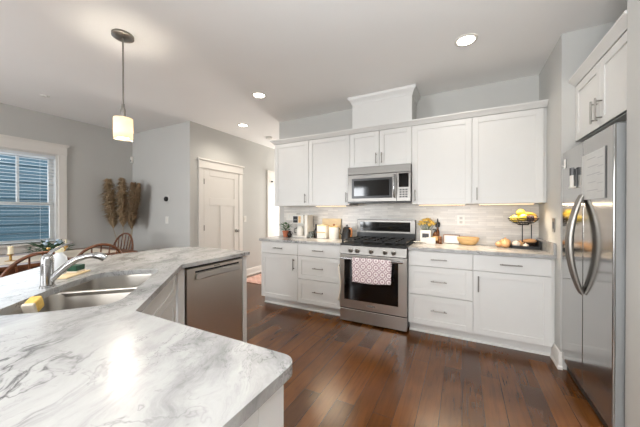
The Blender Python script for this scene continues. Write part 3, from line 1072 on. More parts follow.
# sheets and clip on the fridge doors
TF = frame(XF - .0005, 0, -90)      # local x -> -Y
pp = thing('fridge_planner', 'large pale planner sheet on the near fridge door', 'planner', (XF, 2.25, 1.38))
G(TF).box(-2.465, -2.125, -.003, -.0005, 1.367, 1.66).build('sheet', M['paper'], pp)
g = G(TF)
for k, z in enumerate((1.62, 1.57, 1.52, 1.47, 1.42)):
    g.box(-2.385 + .02 * (k % 2), -2.25 + .03 * (k % 3), -.0035, -.0028, z, z + .0035)
    g.box(-2.225, -2.15, -.0035, -.0028, z - .012, z - .0095)
g.build('printed_lines', M['ink'], pp)
G(TF).box(-2.127, -2.1215, -.004, -.0005, 1.365, 1.662).build('binding_edge', M['gplastic'], pp)
mk = thing('marker_holder', 'small clear marker clip on the far fridge door', 'holder', (XF, 2.58, 1.50))
G(TF).box(-2.635, -2.565, -.006, -.0005, 1.46, 1.595).build('back_plate', M['gplastic'], mk, bevel=.001)
G(TF).box(-2.635, -2.565, -.028, -.006, 1.46, 1.47).build('shelf', M['wplastic'], mk)
for i, (x, capm, lab) in enumerate(((-2.613, M['black'], 'black capped marker in the fridge clip'), (-2.587, M['gplastic'], 'grey capped marker in the fridge clip'))):
    m_ = thing('marker', lab, 'marker', TF @ Vector((x, -.018, 1.4715)))
    G(TF).tube([(x, -.018, 1.4712), (x, -.018, 1.55)], .009, 10).build('barrel', M['ceramic'], m_)
    G(TF).tube([(x, -.018, 1.55), (x, -.018, 1.605)], .0105, 10).build('cap', capm, m_)
hk = thing('magnet_hook', 'small white magnet hook near the top of the far fridge door', 'hook', (XF, 2.80, 1.66))
G(TF).box(-2.83, -2.79, -.006, -.0005, 1.63, 1.70).build('magnet_pad', M['wplastic'], hk, bevel=.002)
G(TF).tube([(-2.81, -.006, 1.65), (-2.81, -.018, 1.645), (-2.81, -.022, 1.655)], .004, 8).build('hook_tip', M['wplastic'], hk)
# cabinet over the fridge
TC = frame(.80, 0, -90)
a, b_ = -(YA - .001), -2.020
zm = -2.455
cz0, cz1 = 1.845, 2.288
ccab = cabinet('fridge_cabinet', 'white double door cabinet above the refrigerator', TC, a, b_, cz0, cz1, .78, [
    ('door', a + .004, zm - gp, cz0 + .004, cz1 - .004, (zm - .035, cz0 + .11, .15, True)),
    ('door', zm + gp, b_ - .004, cz0 + .004, cz1 - .004, (zm + .035, cz0 + .11, .15, True))])
prof = [(0, 2.29), (.012, 2.29), (.016, 2.30), (.045, 2.325), (.052, 2.333), (.052, 2.345), (0, 2.345)]
g = G().sweep(prof, [(.807, YA - .002, -1, 0), (.807, 2.021, -1, 0)])
g.box(.807, 1.58, 2.021, YA - .002, 2.289, 2.297)
struct(g.build('trim_3', M['white']), 'white crown moulding on the cabinet above the fridge')

# ------------------------------------------------------------------ peninsula
D2 = math.sqrt(.5)
def st(s, t):
    return (s * D2 - .2485 - t * D2, -s * D2 - .2485 - t * D2)
outer = [(-.367, -.12), (-.367, .591), (-1.088, .591), (-1.763, 1.266), (-1.763, 1.985), (-2.55, 1.985), (-2.70, 1.78), (-2.70, .925), (-1.655, -.12)]
orad = [.02, .045, .004, .02, .03, .12, .25, .10, .1]
hole_st = [(-2.02, .10), (-1.30, .10), (-1.275, .30), (-1.275, .50), (-1.70, .485), (-1.99, .44), (-2.035, .30)]
hole = rounded([st(*p) for p in hole_st], [.08, .09, .25, .05, .5, .10, .2], 7)
pc = tag(G().prism(rounded(outer, orad), .885, .915, [hole]).build('peninsula_countertop', M['marble'], bevel=.003, angle=30), 'large white marble peninsula countertop around the corner sink', 'countertop')

# sink: two bowls under the cutout
sk = thing('kitchen_sink', 'stainless double bowl sink set under the marble corner', 'sink', (*st(-1.67, .29), .70))
def bowl(poly, rad, depth):
    out = [st(*p) for p in poly]
    c = Vector((sum(p[0] for p in out) / len(out), sum(p[1] for p in out) / len(out)))
    lp = rounded(out, rad, 6)
    g = G()
    rings = []
    for f_, z in ((1.045, .8835), (1.0, .8830), (.985, .87), (.96, .885 - depth + .03), (.90, .885 - depth), (.30, .885 - depth - .004), (.14, .885 - depth - .006)):
        rings.append([g.v((c.x + (x - c.x) * f_, c.y + (y - c.y) * f_, z)) for x, y in lp])
    n = len(lp)
    for A, B in zip(rings, rings[1:]):
        for k in range(n):
            g.bm.faces.new((A[k], A[(k + 1) % n], B[(k + 1) % n], B[k]))
    g.bm.faces.new(rings[-1])
    b = g.build('bowl', M['sinksteel'], sk, recalc=False, angle=50, solid=.002)
    d = G().lathe((c.x, c.y, .885 - depth - .004), [(.045, 0), (.045, .003), (.034, .003), (.030, -.002), (.003, -.002)], 24, cap=False).build('drain', M['chrome'], b)
    return b
bowl([(-2.03, .092), (-1.705, .092), (-1.705, .50), (-1.99, .452), (-2.045, .30)], [.08, .04, .05, .08, .15], .19)
bowl([(-1.685, .092), (-1.29, .092), (-1.265, .30), (-1.265, .515), (-1.685, .50)], [.04, .08, .2, .05, .05], .21)
g = G()
p0, p1, p2, p3 = st(-1.710, .10), st(-1.680, .10), st(-1.680, .49), st(-1.710, .49)
g.prism(rounded([p0, p1, p2, p3], .005), .84, .879)
g.build('divider', M['sinksteel'], sk, bevel=.006, segs=3)

# faucet
fx, fy = st(-1.692, .525)
fa = thing('kitchen_faucet', 'chrome single lever faucet with pull out spout behind the sink', 'faucet', (fx, fy, .915))
g = G().lathe((fx, fy, .9155), [(.031, 0), (.031, .006), (.0255, .010), (.0245, .10), (.0255, .135), (.022, .150), (.012, .160), (.002, .162)], 28)
g.build('body', M['chrome'], fa)
d = Vector((.70, .71, 0)).normalized()
base = Vector((fx, fy, 0))
def fp(o, z):
    return tuple(base + d * o + Vector((0, 0, z)))
G().tube([fp(.008, .945), fp(.045, .985), fp(.08, 1.020), fp(.12, 1.048), fp(.165, 1.062), fp(.19, 1.063)], [.016, .0165, .016, .0145, .0135, .0135], 14).build('spout', M['chrome'], fa)
G().tube([fp(.188, 1.063), fp(.21, 1.061), fp(.228, 1.054), fp(.240, 1.043)], [.0145, .0185, .019, .0165], 16).build('spray_head', M['chrome'], fa)
hd = Vector((-.25, .9, 0)).normalized()
def hp(o, z):
    return tuple(base + hd * o + Vector((0, 0, z)))
G().tube([hp(0, 1.066), hp(.02, 1.088), hp(.06, 1.108), hp(.11, 1.122)], [.014, .011, .009, .010], 12, flat=.6).build('lever', M['chrome'], fa)

# things round the sink
px, py = st(-1.42, .486)
sp = thing('sponge', 'yellow and white sponge leaning on the left rim of the sink', 'sponge', (px, py, .88))
T = Matrix.Translation((*st(-1.430, .440), .9)) @ Matrix.Rotation(math.radians(-45), 4, 'Z') @ Matrix.Rotation(math.radians(22), 4, 'Y')
G(T).box(-.038, .010, -.020, .020, -.032, .022).build('foam', M['yellow_sponge'], sp, bevel=.007)
G(T).box(.010, .026, -.021, .021, -.033, .023).build('scrub_side', M['white_sponge'], sp, bevel=.005)
tx, ty = -2.03, .752
tr = tag(G(Matrix.Translation((tx, ty, .9155)) @ Matrix.Rotation(math.radians(128), 4, 'Z')).box(-.105, .105, -.038, .038, 0, .010).build('soap_tray', M['lightwood'], bevel=.004), 'narrow pale wooden tray holding the green scrubber', 'tray')
gs = thing('scrubber', 'dark green scrubber block on the pale tray by the sink', 'scrubber', (tx - .03, ty + .03, .926))
T = Matrix.Translation((tx - .03, ty + .03, .926)) @ Matrix.Rotation(math.radians(128), 4, 'Z')
G(T).box(-.038, .038, -.027, .027, .010, .042).build('block', M['green_pad'], gs, bevel=.005)
G(T).box(-.039, .039, -.028, .028, 0, .010).build('foam_base', M['white_sponge'], gs, bevel=.003)
sx_, sy_ = -2.11, .722
sb = thing('soap_bottle', 'frosted white soap bottle with rounded cream cap behind the faucet', 'bottle', (sx_, sy_, .9155))
G().lathe((sx_, sy_, .9155), [(.032, 0), (.036, .006), (.037, .08), (.034, .105), (.018, .125), (.014, .132)], 24).build('bottle_body', mat('frosted_glass', (224, 228, 232), .3, var=.02), sb)
G().lathe((sx_, sy_, .9155), [(.016, .1325), (.020, .137), (.022, .148), (.018, .160), (.010, .167), (.003, .169)], 20).build('cap', M['wax'], sb)

# peninsula cabinets under the counter
TP = frame(0, .565, 180)
pcab = thing('peninsula_cabinet', 'white peninsula base cabinet under the near marble end', 'cabinet', (-.75, .25, 0))
G().box(-1.05, -.405, -.09, .545, .10, .884).build('body', M['white'], pcab)
g = G().box(-.405, -.392, -.09, .545, .0, .884)
g.build('end_panel', M['white'], pcab)
g = G()
g.box(-.392, -.384, .455, .548, 0, .884).box(-.392, -.384, -.09, .0, 0, .884).box(-.392, -.384, .0, .455, .80, .884).box(-.392, -.384, 0, .455, 0, .12)
g.build('end_frame', M['white'], pcab, bevel=.002)
G().box(-1.05, -.42, -.09, .49, 0, .10).build('toe_kick', M['white'], pcab)
dr_ = shaker(frame(0, .565, 180), .42, .73, .11, .876, pcab, 'door')
handle(frame(0, .565, 180), .69, .60, .15, True, dr_)
dr_ = shaker(frame(0, .565, 180), .735, 1.045, .11, .876, pcab, 'door')
handle(frame(0, .565, 180), .775, .60, .15, True, dr_)
# diagonal sink cabinet
off = .028
p0 = Vector((-1.088, .591, 0)) + Vector((-D2, -D2, 0)) * off
L = math.hypot(.675, .675)
TS = Matrix.Translation(p0) @ Matrix.Rotation(math.radians(135), 4, 'Z')   # local x runs from the near corner to the far one
scab = thing('sink_cabinet', 'white diagonal cabinet front under the corner sink', 'cabinet', (*st(-1.67, .2), 0))
G(TS).box(.03, L - .03, .022, .04, .10, .884).build('front_panel', M['white'], scab)
G(TS).box(.03, L - .03, .085, .10, 0, .10).build('toe_kick', M['white'], scab)
shaker(TS, .05, L - .05, .722, .876, scab, 'false_drawer', rail=.05)
half = L / 2
dd = shaker(TS, .05, half - gp, .11, .717, scab, 'door')
handle(TS, half - .045, .60, .15, True, dd)
dd = shaker(TS, half + gp, L - .05, .11, .717, scab, 'door')
handle(TS, half + .045, .60, .15, True, dd)
# dishwasher run
dw = thing('dishwasher', 'stainless dishwasher under the marble peninsula', 'dishwasher', (-2.1, 1.62, 0))
TD = frame(-1.792, 0, 90)      # local x -> +Y
da, db = 1.325, 1.905
G(TD).box(da, db, .03, .58, .10, .870).build('tub', M['black'], dw)
ddr = G(TD).box(da + .006, db - .003, 0, .035, .105, .862).build('door', M['steel'], dw, bevel=.004)
G(TD).box(da + .075, db - .055, -.022, -.004, .772, .824).build('handle_bar', M['steel_h'], ddr, bevel=.007, segs=3)
G(TD).box(da + .075, db - .055, -.004, .001, .826, .838).build('handle_recess', M['black'], ddr)
G(TD).box(da + .25, da + .31, -.001, .001, .846, .853).build('badge', M['gplastic'], ddr)
G(TD).box(da + .01, db - .01, .05, .3, 0, .10).build('toe_panel', M['black'], dw)
sp_ = thing('end_panel', 'white filler panel between dishwasher and corner sink cabinet', 'panel', (-1.9, 1.28, 0))
G(TD).box(1.262, da - .012, .004, .40, 0, .884).build('filler', M['white'], sp_)
ep = thing('end_panel', 'white panel closing the far end of the dishwasher run', 'panel', (-2.1, 1.93, 0))
G(TD).box(db + .004, db + .055, .002, .62, 0, .884).build('panel', M['white'], ep, bevel=.002)
bp_ = thing('end_panel', 'white back panel under the dining side of the peninsula', 'panel', (-2.42, 1.4, 0))
G().box(-2.44, -2.42, .80, 1.955, 0, .884).build('panel', M['white'], bp_)

# ------------------------------------------------------------------ counter things, left of the range
Z = .9155
def leafy(g, c, n, spread, h, lw, ll):
    for i in range(n):
        a = random.uniform(0, 2 * PI)
        r = spread * random.uniform(.1, 1)
        p = Vector((c[0] + r * math.cos(a), c[1] + r * math.sin(a), c[2] + h * random.uniform(.05, 1)))
        t = Vector((math.cos(a), math.sin(a), random.uniform(-.3, .8))).normalized()
        s = t.cross(Vector((0, 0, 1))).normalized() * lw * random.uniform(.6, 1.1)
        l = ll * random.uniform(.7, 1.2)
        up_ = s.cross(t).normalized() * lw * .25
        g.faces([p, p + t * l * .5 + s + up_, p + t * l, p + t * l * .5 - s + up_, p + t * l * .5], [(0, 1, 4), (1, 2, 4), (2, 3, 4), (3, 0, 4)])
pl = thing('potted_plant', 'small green plant in a terracotta pot on the left counter', 'plant', (-2.345, 3.40, Z))
G().lathe((-2.345, 3.40, Z), [(.036, 0), (.050, .075), (.054, .076), (.054, .092), (.047, .092), (.044, .08)], 24).build('pot', M['terracotta'], pl)
g = G()
leafy(g, (-2.345, 3.40, Z + .09), 60, .055, .11, .020, .055)
for i in range(8):
    a = i * .8
    g.tube([(-2.345, 3.40, Z + .08), (-2.345 + .04 * math.cos(a), 3.40 + .04 * math.sin(a), Z + .17)], .002, 5)
g.build('foliage', M['leaf'], pl, recalc=False, solid=.0008)
G().lathe((-2.345, 3.40, Z + .078), [(.044, 0), (.044, .004), (.002, .005)], 20).build('soil', M['soil'], pl)
dk = thing('small_jug', 'small dark brown jug beside the terracotta pot', 'jug', (-2.262, 3.375, Z))
G().lathe((-2.262, 3.375, Z), [(.022, 0), (.032, .02), (.034, .045), (.02, .07), (.016, .085), (.019, .095)], 20).build('jug_body', M['darkbottle'], dk)
G().tube([(-2.229, 3.375, Z + .035), (-2.212, 3.375, Z + .05), (-2.216, 3.375, Z + .075), (-2.241, 3.375, Z + .082)], .004, 8).build('jug_handle', M['darkbottle'], dk)
# coffee maker
cm = thing('coffee_maker', 'white drip coffee maker with dark control panel on the left counter', 'coffee maker', (-2.10, 3.50, Z))
G().box(-2.225, -1.985, 3.40, 3.60, Z, Z + .025).build('base', M['wplastic'], cm, bevel=.006)
G().box(-2.225, -2.04, 3.52, 3.60, Z + .025, Z + .20).build('column', M['wplastic'], cm, bevel=.006)
hdm = G().box(-2.225, -2.04, 3.40, 3.60, Z + .20, Z + .325).build('brew_head', M['wplastic'], cm, bevel=.008)
G().box(-2.215, -2.135, 3.397, 3.401, Z + .215, Z + .31).build('control_panel', M['black'], hdm, bevel=.002)
G().box(-2.125, -2.085, 3.397, 3.401, Z + .215, Z + .31).build('wood_panel', M['palewood'], hdm, bevel=.002)
G().box(-2.205, -2.148, 3.395, 3.398, Z + .25, Z + .265).build('display', M['gplastic'], hdm)
G().box(-2.035, -1.985, 3.42, 3.60, Z + .025, Z + .325).build('water_tank', M['ceramic'], cm, bevel=.008)
cf = G().lathe((-2.135, 3.465, Z + .026), [(.045, 0), (.056, .03), (.054, .09), (.036, .125), (.040, .14)], 24).build('carafe', M['ceramic'], cm)
G().tube([(-2.18, 3.44, Z + .06), (-2.215, 3.43, Z + .07), (-2.215, 3.43, Z + .12), (-2.175, 3.44, Z + .135)], .006, 8).build('handle', M['dplastic'], cf)
# bottle, glasses
def bottle(name, label, x, y, prof, m_, capm, capprof):
    t = thing(name, label, 'bottle', (x, y, Z))
    G().lathe((x, y, Z), prof, 20).build('bottle_body', m_, t)
    G().lathe((x, y, Z), capprof, 16).build('stopper', capm, t)
    return t
bottle('oil_bottle', 'slim dark oil bottle left of the white canisters', -1.870, 3.47, [(.026, 0), (.028, .004), (.028, .10), (.020, .125), (.011, .14), (.011, .178)], M['darkbottle'], M['black'], [(.013, .178), (.013, .195), (.002, .197)])
gm = mat('clear_glass', (225, 230, 228), .05, var=.01, trans=.9)
for i, (x, y, lab) in enumerate(((-1.945, 3.50, 'clear tumbler next to the coffee maker'), (-1.935, 3.42, 'clear tumbler in front of the other tumbler'))):
    tag(G().lathe((x, y, Z), [(.024, 0), (.029, .09), (.027, .09), (.022, .006), (.002, .006)], 20, cap=False).build('drinking_glass', gm), lab, 'glass', 'tumblers by the coffee maker')
# canisters and cutting boards
def canister(label, x, y, r, h, sq, lidm, knob):
    t = thing('canister', label, 'canister', (x, y, Z), group='canisters left of the kettle')
    if sq:
        G().box(x - r, x + r, y - r, y + r, Z, Z + h).build('jar', M['ceramic'], t, bevel=.010, segs=3)
        G().box(x - r * .98, x + r * .98, y - r * .98, y + r * .98, Z + h + .0005, Z + h + .014).build('lid', lidm, t, bevel=.003)
        G().box(x - r, x + r, y - r - .0015, y - r + .001, Z + h * .45, Z + h * .53).build('band', M['palewood'], t)
    else:
        G().lathe((x, y, Z), [(r * .96, 0), (r, .006), (r, h - .006), (r * .96, h)], 30).build('jar', M['ceramic'], t)
        l = G().lathe((x, y, Z + h), [(r * .98, .0005), (r * .98, .012), (r * .9, .016), (.002, .017)], 30).build('lid', lidm, t)
        if knob:
            G().lathe((x, y, Z + h + .017), [(.008, 0), (.007, .008), (.015, .016), (.014, .026), (.002, .029)], 16).build('knob', M['midwood'], l)
canister('square white canister with pale wood band, beside the dark bottle', -1.755, 3.47, .068, .175, True, M['lightwood'], False)
canister('round white canister with wooden lid and knob beside the kettle', -1.590, 3.475, .070, .160, False, M['palewood'], True)
cb = tag(G(Matrix.Translation((-1.69, 3.596, Z + .001)) @ Matrix.Rotation(math.radians(-5), 4, 'X')).prism(rounded([(-.15, -.009), (.15, -.009), (.15, .009), (-.15, .009)], .002), 0, .275).build('cutting_board', M['lightwood'], bevel=.004), 'pale wood cutting board leaning behind the white canisters', 'cutting board')
# kettle
kx, ky = -1.388, 3.46
kt = thing('kettle', 'matte black kettle with wooden handle left of the range', 'kettle', (kx, ky, Z))
G().lathe((kx, ky, Z), [(.078, 0), (.082, .008), (.078, .03), (.052, .15), (.047, .158)], 30).build('kettle_body', mat('matte_black', (14, 14, 15), .4), kt)
ld = G().lathe((kx, ky, Z + .158), [(.046, .0005), (.044, .008), (.02, .014), (.002, .015)], 24).build('lid', M['black'], kt)
G().lathe((kx, ky, Z + .172), [(.008, 0), (.007, .01), (.013, .018), (.012, .026), (.002, .028)], 14).build('knob', M['black'], ld)
G().tube([(kx + .045, ky - .03, Z + .15), (kx + .078, ky - .045, Z + .150), (kx + .088, ky - .05, Z + .12), (kx + .085, ky - .05, Z + .07), (kx + .070, ky - .035, Z + .045)], .011, 10).build('handle', M['copper'], kt)
G().tube([(kx - .065, ky, Z + .05), (kx - .10, ky, Z + .08), (kx - .095, ky, Z + .12), (kx - .12, ky, Z + .155)], [.010, .008, .006, .005], 10).build('spout', M['black'], kt)

# ------------------------------------------------------------------ counter things, right of the range
vx, vy = -.395, 3.54
va = thing('flower_vase', 'square white vase with dark label holding yellow flowers', 'vase', (vx, vy, Z))
G().box(vx - .062, vx + .062, vy - .055, vy + .055, Z, Z + .155).build('vase_body', M['ceramic'], va, bevel=.008)
G().box(vx - .034, vx + .040, vy - .0572, vy - .0548, Z + .065, Z + .115).build('label_plate', M['dplastic'], va)
for k in range(12):
    a = k * 2.4
    r = .015 + .085 * math.sqrt(k / 12)
    x, y = vx + .01 + r * math.cos(a), vy - .005 + .55 * r * math.sin(a)
    z = Z + .285 - .085 * (k / 12) + random.uniform(-.012, .012)
    fl = thing('yellow_flower', 'yellow flower in the square white vase', 'flower', (x, y, Z + .15), group='yellow flowers in the white vase')
    G().tube([(vx + (x - vx) * .45, vy + (y - vy) * .45, Z + .145), (x, y, z - .01)], .0025, 5).build('stem', M['leaf'], fl)
    g = G()
    for j in range(9):
        b2 = j * 2 * PI / 9
        t = Vector((math.cos(b2), math.sin(b2), .5 + .3 * (j % 2)))
        s = Vector((-math.sin(b2), math.cos(b2), 0)) * .013
        p = Vector((x, y, z - .008))
        g.faces([p, p + t * .024 + s, p + t * .040, p + t * .024 - s], [(0, 1, 2, 3)])
    g.ball((x, y, z), .014, 8)
    g.build('petals', M['yellow_petal'], fl, recalc=False)
tag(G().lathe((-.475, 3.44, Z), [(.028, 0), (.030, .004), (.055, .016), (.054, .018), (.028, .007), (.002, .006)], 24, cap=False).build('saucer', M['ceramic']), 'small white saucer beside the range', 'saucer')
tag(G().box(-.375, -.275, 3.40, 3.44, Z, Z + .075).build('white_box', M['ceramic'], bevel=.003), 'small plain white box in front of the flower vase', 'box')
def pump_bottle(label, x, y, m_, h):
    t = thing('soap_dispenser', label, 'bottle', (x, y, Z))
    G().lathe((x, y, Z), [(.029, 0), (.031, .004), (.031, h * .62), (.022, h * .72), (.013, h * .76), (.013, h * .80)], 22).build('bottle_body', m_, t)
    g = G().lathe((x, y, Z), [(.015, h * .80), (.015, h * .86), (.005, h * .88), (.005, h * .97)], 14)
    g.tube([(x, y, Z + h * .97), (x - .03, y - .012, Z + h * .965)], .005, 8)
    g.build('pump', M['black'], t)
    G().lathe((x, y, Z), [(.0316, h * .2), (.0316, h * .5)], 22, cap=False).build('label_band', M['palewood'], t)
pump_bottle('brown pump bottle right of the flower vase', -.285, 3.53, M['amber'], .17)
bottle('spice_jar', 'small brown spice jar beside the small white box', -.232, 3.47, [(.020, 0), (.021, .003), (.021, .055), (.017, .063)], M['amber'], M['midwood'], [(.019, .063), (.019, .085), (.002, .087)])
bottle('dark_oil_bottle', 'tall black topped bottle behind the brown pump bottle', -.268, 3.607, [(.020, 0), (.021, .004), (.021, .13), (.012, .16), (.012, .19)], M['amber'], M['black'], [(.026, .19), (.026, .245), (.008, .25), (.006, .29), (.002, .291)])
# framed tray leaning on the backsplash
fx0, fx1 = -.195, -.035
fm = thing('wood_framed_board', 'small white board with wooden top edge leaning on the backsplash', 'board', (-.11, 3.6, Z))
T = Matrix.Translation((0, 3.585, Z + .003)) @ Matrix.Rotation(math.radians(-8), 4, 'X')
G(T).box(fx0, fx1, 0, .012, 0, .092).build('panel', M['ceramic'], fm, bevel=.002)
g = G(T).box(fx0 - .008, fx1 + .008, -.004, .016, .092, .102).box(fx0 - .008, fx0, -.004, .016, 0, .092).box(fx1, fx1 + .008, -.004, .016, 0, .092)
g.build('wood_edge', M['midwood'], fm, bevel=.001)
# oval wooden bowl
bx, by = .055, 3.52
tag(G().lathe((bx, by, Z), [(.05, 0), (.075, .008), (.105, .045), (.113, .085), (.108, .087), (.099, .048), (.07, .016), (.002, .012)], 32, sy=.75, cap=False).build('wooden_bowl', M['palewood']), 'oval pale wooden bowl below the outlet', 'bowl')
# fruit basket
qx, qy = .575, 3.44
fbk = thing('fruit_stand', 'black two tier wire fruit stand on the right counter', 'fruit stand', (qx, qy, Z))
g = G()
def ring(g, cx, cy, z, rx, ry, r=.0035, n=32):
    pts = [(cx + rx * math.cos(2 * PI * k / n), cy + ry * math.sin(2 * PI * k / n), z) for k in range(n + 1)]
    g.tube(pts, r, 6, cap=False)
bzx = qx - .025
for z, rx in ((Z + .245, .045), (Z + .262, .085), (Z + .285, .115), (Z + .305, .128)):
    ring(g, bzx, qy, z, rx, rx * .85)
for k in range(12):
    a = 2 * PI * k / 12
    c_, s_ = math.cos(a), math.sin(a) * .85
    g.tube([(bzx + .03 * c_, qy + .03 * s_, Z + .242), (bzx + .085 * c_, qy + .085 * s_, Z + .262), (bzx + .115 * c_, qy + .115 * s_, Z + .285), (bzx + .128 * c_, qy + .128 * s_, Z + .305)], .002, 5)
g.lathe((bzx, qy, Z + .238), [(.048, 0), (.048, .004), (.002, .004)], 20)
g.build('top_basket', M['iron'], fbk)
for x in (qx - .030, qx + .045):
    G().tube([(x, qy + .01, Z + .006), (x, qy + .01, Z + .245)], .0042, 8).build('post', M['iron'], fbk)
g = G().box(qx - .135, qx + .105, qy - .075, qy + .075, Z, Z + .008)
for (a0, a1, c0, c1) in ((qx - .135, qx + .105, qy - .075, qy - .069), (qx - .135, qx + .105, qy + .069, qy + .075), (qx - .135, qx - .129, qy - .075, qy + .075), (qx + .099, qx + .105, qy - .075, qy + .075)):
    g.box(a0, a1, c0, c1, Z + .008, Z + (.030 if a0 < qx and a1 > qx else .030))
g.build('bottom_tray', M['iron'], fbk)
g = G().box(qx - .01, qx + .104, qy + .055, qy + .068, Z + .031, Z + .085).box(qx + .092, qx + .104, qy - .07, qy + .054, Z + .031, Z + .085)
g.build('tray_backrest', M['iron'], fbk)

def lemon(label, p, m_='lemon', r=(.043, .037, .036), rz=0., name='lemon', cat='lemon', group='lemons in the top basket'):
    T = Matrix.Translation(p) @ Matrix.Rotation(rz, 4, 'Z')
    prof = [(.004, -1.15), (.22, -1.02), (.62, -.76), (.92, -.35), (1.0, 0), (.92, .35), (.62, .76), (.22, 1.02), (.004, 1.15)]
    g = G(T @ Matrix.Rotation(PI / 2, 4, 'Y'))
    g.lathe((0, 0, 0), [(a * r[1], b * r[0]) for a, b in prof], 16)
    return tag(g.build(name, M[m_]), label, cat, group)
zt = Z + .242
lemon('lemon at the left side of the fruit basket', (bzx - .074, qy - .025, zt + .062), rz=.3)
lemon('lemon at the front middle of the fruit basket', (bzx - .010, qy - .066, zt + .072), rz=1.0)
lemon('topmost lemon on the fruit basket heap', (bzx - .022, qy - .005, zt + .125), rz=.6)
lemon('lemon at the back of the fruit basket', (bzx - .04, qy + .055, zt + .062), rz=-.5)
for i, (dx_, dz_, lab) in enumerate(((.0, .088, 'banana lying along the back of the basket heap'), (.012, .112, 'upper banana resting on the basket heap'))):
    pts, rs = [], []
    for k in range(9):
        u = k / 8
        a = -1.0 + 2.0 * u
        pts.append((bzx + .03 + dx_ + .075 * math.sin(a), qy + .028 - i * .035, zt + dz_ + .045 * (math.cos(a) - 1)))
        rs.append(max(.004, .0165 * math.sin(PI * (.06 + .88 * u)) ** .5))
    b2 = thing('banana', lab, 'banana', (bzx, qy, zt), group='bananas in the top basket')
    G().tube(pts, rs, 8).build('peel', M['banana'], b2)
    e = Vector(pts[-1]); dirn = (e - Vector(pts[-2])).normalized()
    G().tube([e - dirn * .002, e + dirn * .014], .0042, 6).build('tip', M['midwood'], b2)
lemon('round peach at the right side of the fruit basket', (bzx + .088, qy - .015, zt + .062), 'peach', (.026, .030, .03), name='peach', cat='peach', group=None)
g = G()
for k in range(30):
    u = random.random()
    a = random.uniform(0, 2 * PI)
    g.ball((bzx + .045 + .036 * u * math.cos(a), qy - .075 + .030 * u * math.sin(a), zt + .040 + .048 * random.random()), .0105, 8)
tag(g.build('grape_bunch', M['grape']), 'bunch of dark grapes in the front of the fruit basket', 'grapes')
# lower tray produce
zl = Z + .009
def round_veg(label, x, y, z, r, m_, name, cat, sq=.9, tip=True, group=None):
    g = G()
    prof = [(.03, -sq), (.55, -.85 * sq), (.92, -.4 * sq), (1, 0), (.92, .42 * sq), (.55, .82 * sq), (.18, 1.0 * sq), (.08, 1.25 * sq), (.05, 1.4 * sq)]
    g.lathe((x, y, z + r * sq), [(a * r, b * r) for a, b in prof], 16)
    return tag(g.build(name, M[m_]), label, cat, group)
round_veg('white garlic bulb at the front of the black tray', qx - .012, qy - .050, zl, .026, 'garlic', 'garlic_bulb', 'garlic')
round_veg('pale onion on the left of the black tray', qx - .085, qy - .012, zl, .036, 'garlic', 'onion', 'onion')
round_veg('pink onion behind the garlic on the black tray', qx - .045, qy + .028, zl, .036, 'onion', 'onion', 'onion')
pto = G(Matrix.Translation((qx + .030, qy + .005, zl + .068)) @ Matrix.Rotation(.25, 4, 'Z')).ball((0, 0, 0), (.062, .038, .022), 16)
pto.ball((0, 0, 0), .001, 4)
bt = G().lathe((qx + .03, qy + .002, zl), [(.030, 0), (.044, .010), (.052, .046), (.049, .046), (.040, .012), (.002, .008)], 24, sy=.9, cap=False).build('bowl', M['darkbottle'])
tag(bt, 'small dark bowl under the bread roll on the black tray', 'bowl')
tag(pto.build('bread_roll', M['potato']), 'brown bread roll on the small dark bowl', 'bread')
for k, (x, y, z, r, lab) in enumerate(((.405, 3.50, 0, .055, 'tan onion left of the black tray, against the backsplash'), (.395, 3.405, 0, .043, 'tan onion left of the black tray, at the counter front'), (.345, 3.46, 0, .036, 'leftmost small tan onion beside the fruit stand'))):
    round_veg(lab, x, y, Z, r, 'onion', 'onion', 'onion', .8)

# ------------------------------------------------------------------ ceiling fixtures
def downlight(label, x, y, power):
    t = thing('recessed_light', label, 'ceiling light', (x, y, CH), group='recessed ceiling lights')
    G().lathe((x, y, CH), [(.088, -.0005), (.088, -.006), (.070, -.009), (.066, -.004), (.066, -.0005)], 32, cap=False).build('trim_ring', M['ceramic'], t)
    G().lathe((x, y, CH), [(.067, -.0045), (.002, -.0046)], 32, cap=False).build('lens', M['lampglow'], t)
    l = bpy.data.lights.new('ceiling_spot', 'SPOT')
    l.energy = power
    l.spot_size = math.radians(150)
    l.spot_blend = .6
    l.shadow_soft_size = .06
    l.color = (1.0, .91, .80)
    o = bpy.data.objects.new('ceiling_spot', l)
    COL.objects.link(o)
    o.location = (x, y, CH - .02)
downlight('lit recessed light in the ceiling in front of the right upper cabinets', .023, 2.63, 20)
downlight('lit recessed light in the ceiling near the short hall opening', -2.246, 2.675, 14)
downlight('lit recessed light in the ceiling in front of the white door', -3.256, 3.471, 36)
for x, y in ((.02, .4), (-2.2, .0), (-3.3, 5.6), (-.4, -1.8)):  # unseen spots added as fill, without fixtures
    l = bpy.data.lights.new('ceiling_spot', 'SPOT')
    l.energy = 2 if y < 5 else 14
    l.spot_size = math.radians(150)
    l.spot_blend = .6
    l.shadow_soft_size = .06
    l.color = (1.0, .91, .80)
    o = bpy.data.objects.new('ceiling_spot', l)
    COL.objects.link(o)
    o.location = (x, y, CH - .02)
sd = thing('smoke_detector', 'round white smoke detector on the hall ceiling', 'detector', (-3.33, 4.26, CH))
G().lathe((-3.33, 4.26, CH), [(.065, -.0005), (.065, -.018), (.055, -.032), (.002, -.036)], 28).build('housing', M['wplastic'], sd)
G().lathe((-3.33, 4.26, CH), [(.020, -.0365), (.018, -.040), (.002, -.040)], 16).build('test_button', M['ceramic'], sd)
sv = thing('ceiling_sprinkler', 'small sprinkler plate on the ceiling above the dining area', 'sprinkler', (-4.64, 1.46, CH))
G().lathe((-4.64, 1.46, CH), [(.045, -.0005), (.042, -.008), (.002, -.010)], 24).build('cover_plate', M['wplastic'], sv)
